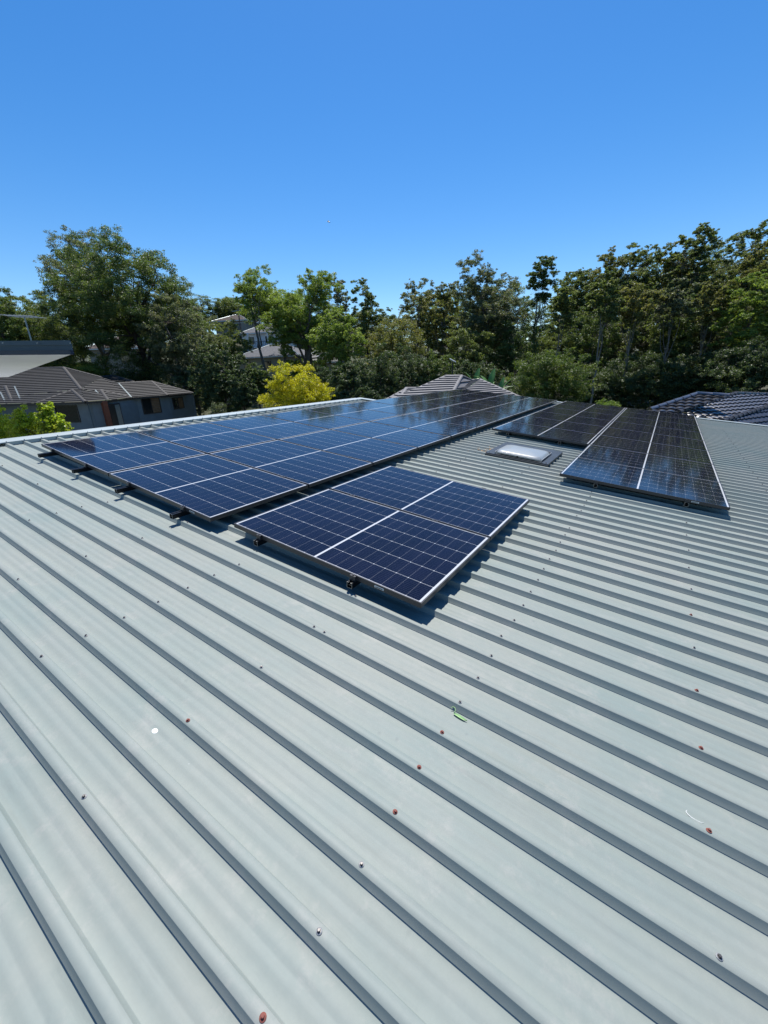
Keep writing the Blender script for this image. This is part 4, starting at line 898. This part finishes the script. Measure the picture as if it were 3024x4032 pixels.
for i, (px, pt, pb, w, D, mt) in enumerate(db):
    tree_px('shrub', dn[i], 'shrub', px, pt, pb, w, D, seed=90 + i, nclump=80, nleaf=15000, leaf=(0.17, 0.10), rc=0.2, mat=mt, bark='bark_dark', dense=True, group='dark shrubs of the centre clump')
tree_px('shrub', 'large round green bush right of the grey tiled roof', 'shrub', 2160, 1372, 1620, 350, 38, seed=100, nclump=110, nleaf=26000, leaf=(0.2, 0.11), rc=0.17, mat='leaf_bush', bark='bark_dark', dense=True)
tree_px('shrub', 'small pale green bush peeping over the far panel edge', 'shrub', 2390, 1568, 1625, 100, 24, seed=101, nclump=24, nleaf=4000, leaf=(0.12, 0.07), rc=0.3, mat='leaf_light', bark='bark', dense=True)
tree_px('shrub', 'little pale shrub in front of the dark trees left of the yellow tree', 'shrub', 860, 1578, 1640, 90, 30, seed=102, nclump=20, nleaf=2600, leaf=(0.12, 0.07), rc=0.3, mat='leaf_blue', bark='bark')
tree_px('shrub', 'small green shrub at the corner of the neighbouring house', 'shrub', 778, 1510, 1650, 50, 40, seed=103, nclump=26, nleaf=4000, leaf=(0.16, 0.1), rc=0.34, mat='leaf_blue', bark='bark', dense=True)
for i, (px, pt, w, D) in enumerate([(-10, 1568, 210, 10.6), (100, 1590, 150, 10.2), (205, 1576, 105, 10.0), (255, 1640, 90, 9.8)]):
    tree_px('shrub', ['broad leafy hedge shrub at the very left edge beyond the ridge', 'leafy hedge shrub second from the left beyond the ridge', 'tallest pointed hedge shrub in front of the neighbouring window', 'lowest tip of the hedge touching the ridge'][i], 'shrub', px, pt, 1790, w * 1.15, D, seed=110 + i, nclump=46, nleaf=[5200, 3400, 4200, 1200][i], leaf=(0.085, 0.055), rc=0.26, mat='leaf_hedge', bark='bark_dark', dense=True, stems=4, trunk_r=.018, shape='flame', group='hedge shrubs beyond the ridge')

# background forest: copies of six trees
protos = []; bcount = {}
rngb = random.Random(77)
kinds = [('leaf_gum', 'bark'), ('leaf_blue', 'bark_pale'), ('leaf_brown', 'bark_pale'), ('leaf_dense', 'bark_dark'), ('leaf_gum', 'bark_dark'), ('leaf_blue', 'bark')]
slots = []
for i, px in enumerate(range(-420, 3500, 105)):
    D = 92 + (i * 37 % 29)
    top = np.interp(px, [-400, 0, 200, 500, 780, 900, 1000, 1250, 1500, 1560, 1700, 1850, 2100, 2300, 2700, 3024, 3500], [1100, 1130, 1130, 1120, 1150, 1150, 1140, 1130, 1235, 1235, 1130, 1100, 1120, 1050, 960, 940, 900])
    slots.append((px + rngb.uniform(-25, 25), top + rngb.uniform(0, 45), D))
bdesc = ['behind the left edge', 'behind the largest tree', 'behind the hill houses', 'behind the skyline gap', 'behind the right hand forest']
for i, (px, top, D) in enumerate(slots):
    c = G(px, 1300, D); gz = ground_z(c.x, c.y); H = G(px, top, D).z - gz
    pos = ['', 'first', 'second', 'third', 'fourth', 'fifth', 'sixth', 'seventh', 'eighth', 'ninth', 'tenth', 'eleventh', 'twelfth', 'thirteenth', 'fourteenth', 'fifteenth', 'sixteenth', 'seventeenth', 'eighteenth', 'nineteenth']
    sec = 0 if px < 150 else 1 if px < 820 else 2 if px < 1430 else 3 if px < 1750 else 4; bcount[sec] = bcount.get(sec, 0) + 1
    lab = pos[bcount[sec]] + ' from the left of the back row gum trees ' + (bdesc[0] if px < 150 else bdesc[1] if px < 820 else bdesc[2] if px < 1430 else bdesc[3] if px < 1750 else bdesc[4])
    if i < 6:
        t = make_tree('gum_tree', lab, 'tree', (c.x, c.y, gz - .1), H, 5.8, H * .1, None, seed=200 + i, nclump=60, nleaf=9000, leaf=(0.5, 0.26), rc=0.24, mat=kinds[i][0], bark=kinds[i][1], group='distant gum trees of the back row', nlimb=5, dense=True)
        protos.append((t, H))
    else:
        t0, H0_ = protos[rngb.randrange(6)]; t = copy_tree(t0); t.location = (c.x, c.y, gz - .1); s = H / H0_; t.scale = (max(.9, s), max(.9, s), s); t.rotation_euler = (0, 0, rngb.uniform(0, 6.28)); t['label'] = lab

# banana plants
mbn = plain('banana leaf', (0.09, 0.19, 0.03), 0.45, 0, 0.25, 3)
for j, (px, py, D, n_) in enumerate([(1868, 1530, 33, 5), (1925, 1540, 32, 6), (1965, 1560, 31, 6)]):
    c = G(px, py, D); gz = ground_z(c.x, c.y); rb = random.Random(j + 5)
    t = thing('banana_plant', ['leftmost banana plant with one tall upright leaf beside the grey roof', 'middle banana plant with broad bright leaves', 'right banana plant in front of the round green bush'][j], 'plant', loc=(c.x, c.y, gz), group='banana plants behind the grey tiled roof')
    hs_ = c.z - gz; mb = MB(); mb.tube([(0, 0, 0), (0.03, 0, hs_ * .5), (0, 0, hs_)], [.14, .11, .06], 8); part('stem', mb, M['leaf_bush'], t)
    for k in range(n_):
        a = rb.uniform(0, 6.28) if k else 1.2; ln = rb.uniform(1.3, 1.9); ben = rb.uniform(.3, 1.1) if k else 0.1; w = rb.uniform(.2, .32); vs = []; fs = []
        for i in range(9):
            f = i / 8; th = math.radians(82) - ben * f * 1.4; x = ln * f * math.cos(th); z = ln * f * math.sin(th); ww = w * math.sin(math.pi * min(1, f * .92 + .06)) ** .6
            for s in (-1, 0, 1): vs.append((x * math.cos(a) - s * ww * math.sin(a), x * math.sin(a) + s * ww * math.cos(a), hs_ - .1 + z + abs(s) * ww * .35))
        for i in range(8): fs += [(i * 3, i * 3 + 1, i * 3 + 4, i * 3 + 3), (i * 3 + 1, i * 3 + 2, i * 3 + 5, i * 3 + 4)]
        mb = MB(); mb.add(vs, fs); part('leaf', mb, mbn, t, recalc=False)

# street lamp behind the grey roof
hd = G(1782, 1423, 31); gz = ground_z(hd.x, hd.y)
t = thing('street_lamp', 'street lamp with a white flat head above the grey tiled roof', 'street lamp', loc=(hd.x, hd.y, gz))
mb = MB(); mb.tube([(0, 0, 0), (0, 0, hd.z - gz - .05)], [.07, .045], 10); part('pole', mb, M['dark'], t)
mb = MB(); r = RH; h_ = hd.z - gz
mb.hexa([Vector((-.20 * r.x, -.20 * r.y, h_ + .13)) - FH * .1, Vector((.24 * r.x, .24 * r.y, h_ - .09)) - FH * .1, Vector((.24 * r.x, .24 * r.y, h_ - .05)) + FH * .14, Vector((-.20 * r.x, -.20 * r.y, h_ + .17)) + FH * .14], [Vector((-.20 * r.x, -.20 * r.y, h_ + .19)) - FH * .1, Vector((.24 * r.x, .24 * r.y, h_ - .03)) - FH * .1, Vector((.24 * r.x, .24 * r.y, h_ + .01)) + FH * .14, Vector((-.20 * r.x, -.20 * r.y, h_ + .23)) + FH * .14])
part('lamp_head', mb, M['white'], t)

# tv antenna above the patio roof
c = G(95, 1246, 11.5); gz = G(95, 1352, 11.5).z
t = thing('tv_antenna', 'thin television antenna standing on the flat patio roof', 'antenna', loc=(c.x, c.y, gz))
mb = MB(); mb.tube([(0, 0, 0), (0, 0, c.z - gz)], .018, 6); part('mast', mb, M['flash'], t)
mb = MB(); z = c.z - gz; mb.tube([(-.42 * RH.x, -.42 * RH.y, z + .02), (.40 * RH.x, .40 * RH.y, z - .03)], .008, 6); part('boom', mb, M['flash'], t)
for k in range(7):
    f = -.38 + k * .12; mb = MB(); p = RH * f; mb.tube([p - FH * .3 + up * (z - f * .06), p + FH * .3 + up * (z - f * .06)], .007, 5); part('element', mb, M['flash'], t)
# power pole by the hill houses
c = G(938, 1225, 88); gz = ground_z(c.x, c.y)
t = thing('power_pole', 'timber power pole with two crossarms among the hill trees', 'power pole', loc=(c.x, c.y, gz))
mb = MB(); mb.tube([(0, 0, 0), (0, 0, c.z - gz + .5)], [.17, .12], 8); part('pole', mb, M['bark'], t)
for dz in (0, -2.2):
    mb = MB(); mb.bar(-RH * 1.3 + FH * .2 + up * (c.z - gz + dz), RH * 1.3 - FH * .2 + up * (c.z - gz + dz + .2), .12, .12); part('crossarm', mb, M['flash'], t)
# bird
c = G(1294, 874, 55); mb = MB()
mb.tube([(-.16, 0, 0), (-.08, 0, .01), (.02, 0, .012), (.12, 0, .006), (.17, 0, 0), (.20, 0, -.004)], [.012, .04, .05, .035, .028, .006], 8)
for s in (-1, 1): mb.add([(.06, s * .02, .02), (-.07, s * .02, .02), (-.06, s * .2, .10), (.05, s * .2, .11), (-.10, s * .42, .06), (-.03, s * .42, .065)], [(0, 1, 2, 3), (3, 2, 4, 5)])
mb.add([(-.14, -.02, 0), (-.14, .02, 0), (-.26, .05, 0), (-.26, -.05, 0)], [(0, 1, 2, 3)])
o = part('bird', mb, M['dark'], None, recalc=False); o.location = c; o.rotation_euler = (.5, .2, 1.0); tag(o, 'small dark bird flying high in the clear blue sky', 'bird')
